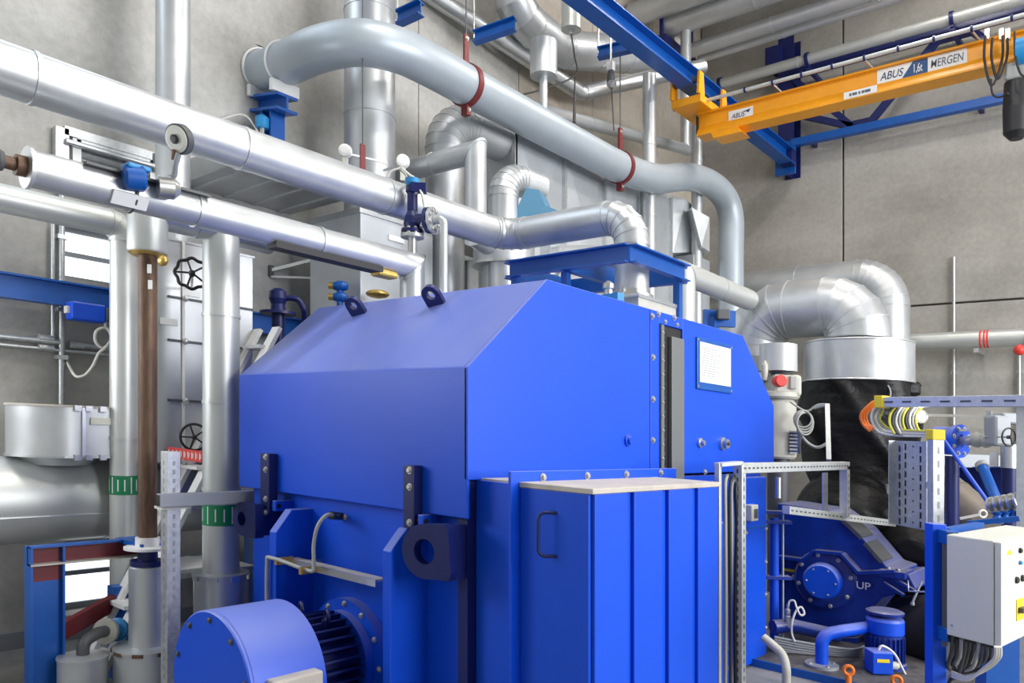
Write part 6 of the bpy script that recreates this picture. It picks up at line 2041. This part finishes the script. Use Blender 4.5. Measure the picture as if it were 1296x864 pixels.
# blue angle valve on top of the lower pipe's elbow
z0 = W2 + 0.075
q = V((U2, v2, z0))
av = thing('angle_valve', 'dark blue angle valve with flanges standing on the clad elbow', 'valve', q)
zz = lambda y: at(522, y, d=dep(q)).z
MB().cyl(q - V((0, 0, 0.02)), V((q.x, q.y, zz(300))), 0.03, None, 16).obj('nipple', 'steel', av)
flange(av, V((q.x, q.y, zz(299))), (0, 0, 1), 0.03, 0.078, 0.022, 8, 'galv')
flange(av, V((q.x, q.y, zz(293))), (0, 0, 1), 0.03, 0.075, 0.022, 8, 'navy')
MB().lathe((q.x, q.y, zz(293)), (0, 0, 1), [(0.05, 0), (0.06, 0.05), (0.05, 0.10), (0.035, 0.13), (0.035, zz(245) - zz(293)), (0.045, zz(243) - zz(293)), (0.045, zz(236) - zz(293))], 24).obj('valve_body', 'navy', av)
sd_ = ux * 0.8 - uy * 0.3
sd_.normalize()
zc8 = V((q.x, q.y, zz(280)))
MB().cyl(zc8, zc8 + sd_ * 0.12, 0.045, None, 20).obj('side_branch', 'navy', av)
flange(av, zc8 + sd_ * 0.12, sd_, 0.03, 0.085, 0.024, 8, 'navy')
flange(av, zc8 + sd_ * 0.15, sd_, 0.03, 0.085, 0.02, 8, 'galv')
MB().tube(fillet([zc8 + sd_ * 0.16, zc8 + sd_ * 0.23, zc8 + sd_ * 0.23 - V((0, 0, 0.85))], 0.07), 0.028, 14).obj('drain_pipe', 'alu_white', av)
MB().lathe((q.x, q.y, zz(236)), (0, 0, 1), [(0.04, 0), (0.05, 0.02), (0.05, 0.05), (0.02, 0.06)], 16).obj('valve_cap', 'light_blue', av)
MB().tube(catmull([V((q.x, q.y, zz(250))), at(531, 240, d=5.1), at(537, 258, d=5.1), at(537, 275, d=5.08), at(533, 286, d=5.06)], 6), 0.010, 8).obj('pilot_tube', 'cable_white', av)
MB().ob(at(530, 238, d=5.12), ux * 0.05, uy * 0.03, (0, 0, 0.03)).obj('lever', 'navy', av)
# round transmitters in front of the stack
for k, (x, y, d_, lab) in enumerate(((437, 191, 6.3, 'white round transmitter at the left side of the wide duct'), (510, 204, 6.3, 'white round transmitter beside the angle valve cables'))):
    c = at(x, y, d=d_)
    t_ = thing('transmitter', lab, 'transmitter', c - V((0, 0, 0.16)))
    MB().lathe(c, -uy, [(0.025, -0.08), (0.03, -0.04), (0.052, -0.03), (0.056, 0.0), (0.05, 0.03), (0.03, 0.036)], 22).obj('dial', 'white', t_)
    MB().ob(c - V((0, 0, 0.10)), ux * 0.02, uy * 0.02, (0, 0, 0.06)).obj('stem', 'cabinet', t_)
    MB().bar(c - V((0, 0, 0.0)) + uy * 0.06, c + ux * (0.3 if k == 0 else -0.2) + uy * 0.25, 0.015, 0.015).obj('arm', 'steel', t_)
cg = thing('signal_cables', 'pale signal cables looping between the transmitter and the angle valve', 'cables', at(520, 225, d=6.2))
MB().tube(catmull([at(508, 212, d=6.25), at(495, 217, d=6.25), at(490, 228, d=6.25)], 6), 0.009, 8).obj('cable', 'cable_white', cg)
MB().tube(catmull([at(508, 212, d=6.2), at(517, 220, d=5.8), at(525, 226, d=5.3), at(525, 234, d=5.14)], 6), 0.009, 8).obj('cable', 'cable_white', cg)
MB().tube(catmull([at(505, 214, d=6.2), at(514, 222, d=6.2), at(513, 234, d=6.2)], 6), 0.009, 8).obj('cable', 'cable_grey', cg)

# hand pump like blue-grey valve behind the hood with hose
q = at(352, 400, d=6.0)
sv = thing('relief_valve', 'slate blue relief valve with a curved hose behind the generator hood', 'valve', q)
zz = lambda y: at(352, y, d=6.0).z
MB().lathe((q.x, q.y, zz(398)), (0, 0, 1), [(0.14, 0), (0.14, 0.02), (0.06, 0.03), (0.055, zz(385) - zz(398)), (0.07, zz(378) - zz(398)), (0.065, zz(369) - zz(398)), (0.03, zz(365) - zz(398))], 16).obj('valve_body', 'navy', sv)
MB().tube(catmull([at(358, 378, d=6.0), at(368, 377, d=6.0), at(378, 380, d=6.0), at(384, 390, d=6.0), at(385, 402, d=6.05), at(384, 412, d=6.1)], 6), 0.022, 12).obj('hose', 'navy', sv)
MB().cyl((q.x, q.y, 1.2), (q.x, q.y, zz(398)), 0.05, None, 14).obj('riser', 'navy', sv)
MB().cyl((q.x, q.y, 0.0), (q.x, q.y, 1.2), 0.09, None, 14).obj('stand_pipe', 'navy', sv)
# white step ladder leaning behind the column
ld_ = thing('step_ladder', 'white stair ladder standing behind the thick white column', 'ladder', (-5.2, 2.0, 0))
for uu in (-5.15, -4.9):
    MB().bar((uu, 1.85, 0.02), (uu, 3.12, 2.38), 0.03, 0.09, (1, 0, 0)).obj('stringer', 'white', ld_)
for k in range(8):
    f = (k + 0.7) / 8.2
    MB().bx(-5.14, -4.91, 1.85 + 1.27 * f - 0.06, 1.85 + 1.27 * f + 0.06, 0.02 + 2.36 * f - 0.012, 0.02 + 2.36 * f + 0.012).obj('tread', 'white', ld_)
q0, q1 = at(890, 402, d=7.6), at(930, 404, d=7.6)
bp_ = thing('blue_bracket', 'blue steel bracket plate with a small device behind the generator roof', 'bracket', V((q0.x, q0.y, 0)))
MB().bar(q0, q1, 0.06, 0.16).obj('bracket_plate', 'beam_blue', bp_)
MB().bx(q0.x + 0.05, q0.x + 0.12, q0.y, q0.y + 0.08, 0, q0.z).obj('bracket_post', 'beam_blue', bp_)
MB().ob(at(915, 398, d=7.5), ux * 0.06, uy * 0.04, (0, 0, 0.05)).obj('device', 'dark_grey', bp_, bevel=0.01)
# hose reel bracket on the wall
q = at(405, 340, u=-6.0)
hb_ = thing('ring_bracket', 'steel arm with a hanging oval ring on the pipe wall', 'bracket', q)
MB().bar(at(343, 342, u=-6.28), at(400, 328, u=-5.95), 0.03, 0.03).obj('arm', 'galv_light', hb_)
MB().bar(at(343, 350, u=-6.28), at(400, 352, u=-6.0), 0.02, 0.02).obj('arm', 'galv', hb_)
MB().bar(at(343, 336, u=-6.28), at(343, 349, u=-6.28), 0.04, 0.04).obj('wall_plate', 'dark_grey', hb_)
ring = []
for k in range(24):
    t = 2 * math.pi * k / 24
    ring.append(at(407 + 7.5 * math.cos(t), 342 + (12 if math.sin(t) < 0 else 11) * math.sin(t), u=-5.95))
MB().tube(ring, 0.012, 8, False, True).obj('ring', 'cable_white', hb_)
# small blue and brass fitting left of the stack foot
q = at(430, 378, d=6.5)
ft = thing('brass_fitting', 'blue and brass pipe fitting beside the wide duct foot', 'fitting', V((q.x, q.y, 1.5)))
for k, y in enumerate((362, 376)):
    p = at(431, y, d=6.5)
    MB().lathe(p, -ux, [(0.03, -0.06), (0.045, -0.02), (0.045, 0.02), (0.03, 0.06)], 12).obj('fitting_body', 'beam_blue', ft)
    MB().lathe(p - ux * 0.06, -ux, [(0.03, 0), (0.03, 0.04)], 6).obj('brass_nut', 'brass', ft)
MB().cyl((q.x, q.y, 1.5), (q.x, q.y, at(431, 360, d=6.5).z), 0.025, None, 12).obj('fitting_riser', 'beam_blue', ft)

# ------------------------------------------------------------------ red and blue pipe rack at the lower left
PU = -4.85
zt8 = at(57, 690, u=PU).z
pv = at(57, 780, u=PU).y
rk_ = thing('pipe_rack', 'blue and red painted steel rack post with top beam and brace', 'rack', (PU, pv, 0))
hw_ = 0.088
MB().bx(PU - 0.05, PU + 0.05, pv - hw_, pv - hw_ + 0.012, 0, zt8).obj('post_flange', 'beam_blue', rk_)
MB().bx(PU - 0.05, PU + 0.05, pv + hw_ - 0.012, pv + hw_, 0, zt8).obj('post_flange', 'beam_blue', rk_)
MB().bx(PU - 0.006, PU + 0.006, pv - hw_ + 0.012, pv + hw_ - 0.012, 0, zt8 - 0.20).obj('post_web', 'beam_blue', rk_)
MB().bx(PU - 0.006, PU + 0.006, pv - hw_ + 0.012, pv + hw_ - 0.012, zt8 - 0.20, zt8 - 0.1).obj('post_web', 'red_paint', rk_)
ve = at(172, 695, u=PU).y + 0.06
tb8 = MB()
tb8.bx(PU - 0.006, PU + 0.006, pv - hw_, ve, zt8 - 0.10, zt8)
tb8.obj('beam_web', 'red_paint', rk_)
MB().bx(PU - 0.006, PU + 0.06, pv - hw_, ve, zt8 - 0.105, zt8 - 0.095).obj('beam_flange', 'dusty', rk_)
MB().bx(PU - 0.006, PU + 0.06, pv - hw_, ve, zt8 - 0.005, zt8 + 0.006).obj('beam_flange', 'beam_blue', rk_)
MB().bx(PU - 0.05, PU + 0.30, ve - 0.16, ve, zt8 - 0.02, zt8 + 0.008).obj('bearing_plate', 'beam_blue', rk_)
a, b = at(76, 800, u=PU - 0.05), at(150, 758, u=PU - 0.35)
MB().bar(a, b, 0.04, 0.10).obj('brace', 'red_paint', rk_)
MB().bx(b.x - 0.05, b.x + 0.05, b.y - 0.05, b.y + 0.05, 0, b.z + 0.09).obj('rear_post', 'beam_blue', rk_)

# slotted post and its arm to the generator
SU = -4.3
sp2 = thing('slotted_post', 'galvanised slotted post with a box arm reaching the generator', 'post', at(216, 864, u=SU))
vq = at(216, 700, u=SU).y
strut(sp2, (SU, vq, 0.02), (SU, vq, at(216, 571, u=SU).z), 0.078, face=[(0, -1, 0), (1, 0, 0)], pitch=0.05, mt='galv')
za = at(216, 631, u=SU).z
MB().bar((SU + 0.065, vq - 0.1, za), (SU + 0.065, GV0 - 0.005, za), 0.045, 0.075).obj('arm', 'frame_grey', sp2, bevel=0.004)
MB().bx(SU + 0.047, SU + 0.083, vq - 0.102, vq - 0.1, za - 0.03, za + 0.03).obj('arm_opening', 'black', sp2)
MB().bx(SU - 0.05, SU + 0.05, vq - 0.07, vq + 0.08, za - 0.055, za - 0.04).obj('arm_cleat', 'cabinet', sp2)
# small desk with papers behind the column
dk_ = thing('side_table', 'small grey bench with white papers behind the slotted post', 'table', (-5.05, 2.3, 0))
q = at(240, 712, d=5.4)
MB().bx(q.x - 0.25, q.x + 0.35, q.y - 0.3, q.y + 0.3, q.z - 0.03, q.z).obj('bench_top', 'galv_light', dk_)
for i in (-0.22, 0.32):
    for j in (-0.27, 0.27):
        MB().bx(q.x + i - 0.015, q.x + i + 0.015, q.y + j - 0.015, q.y + j + 0.015, 0, q.z - 0.03).obj('leg', 'galv', dk_)
pp = thing('paper_sheets', 'loose white paper sheets lying on the grey bench', 'paper', V((q.x, q.y, q.z)))
for k in range(3):
    MB().ob((q.x + 0.12 - 0.1 * k, q.y - 0.12 + 0.1 * k, q.z + 0.002 + 0.001 * k), V((math.cos(k), math.sin(k), 0)) * 0.105, V((-math.sin(k), math.cos(k), 0)) * 0.148, (0, 0, 0.0005)).obj('sheet', 'paper', pp)
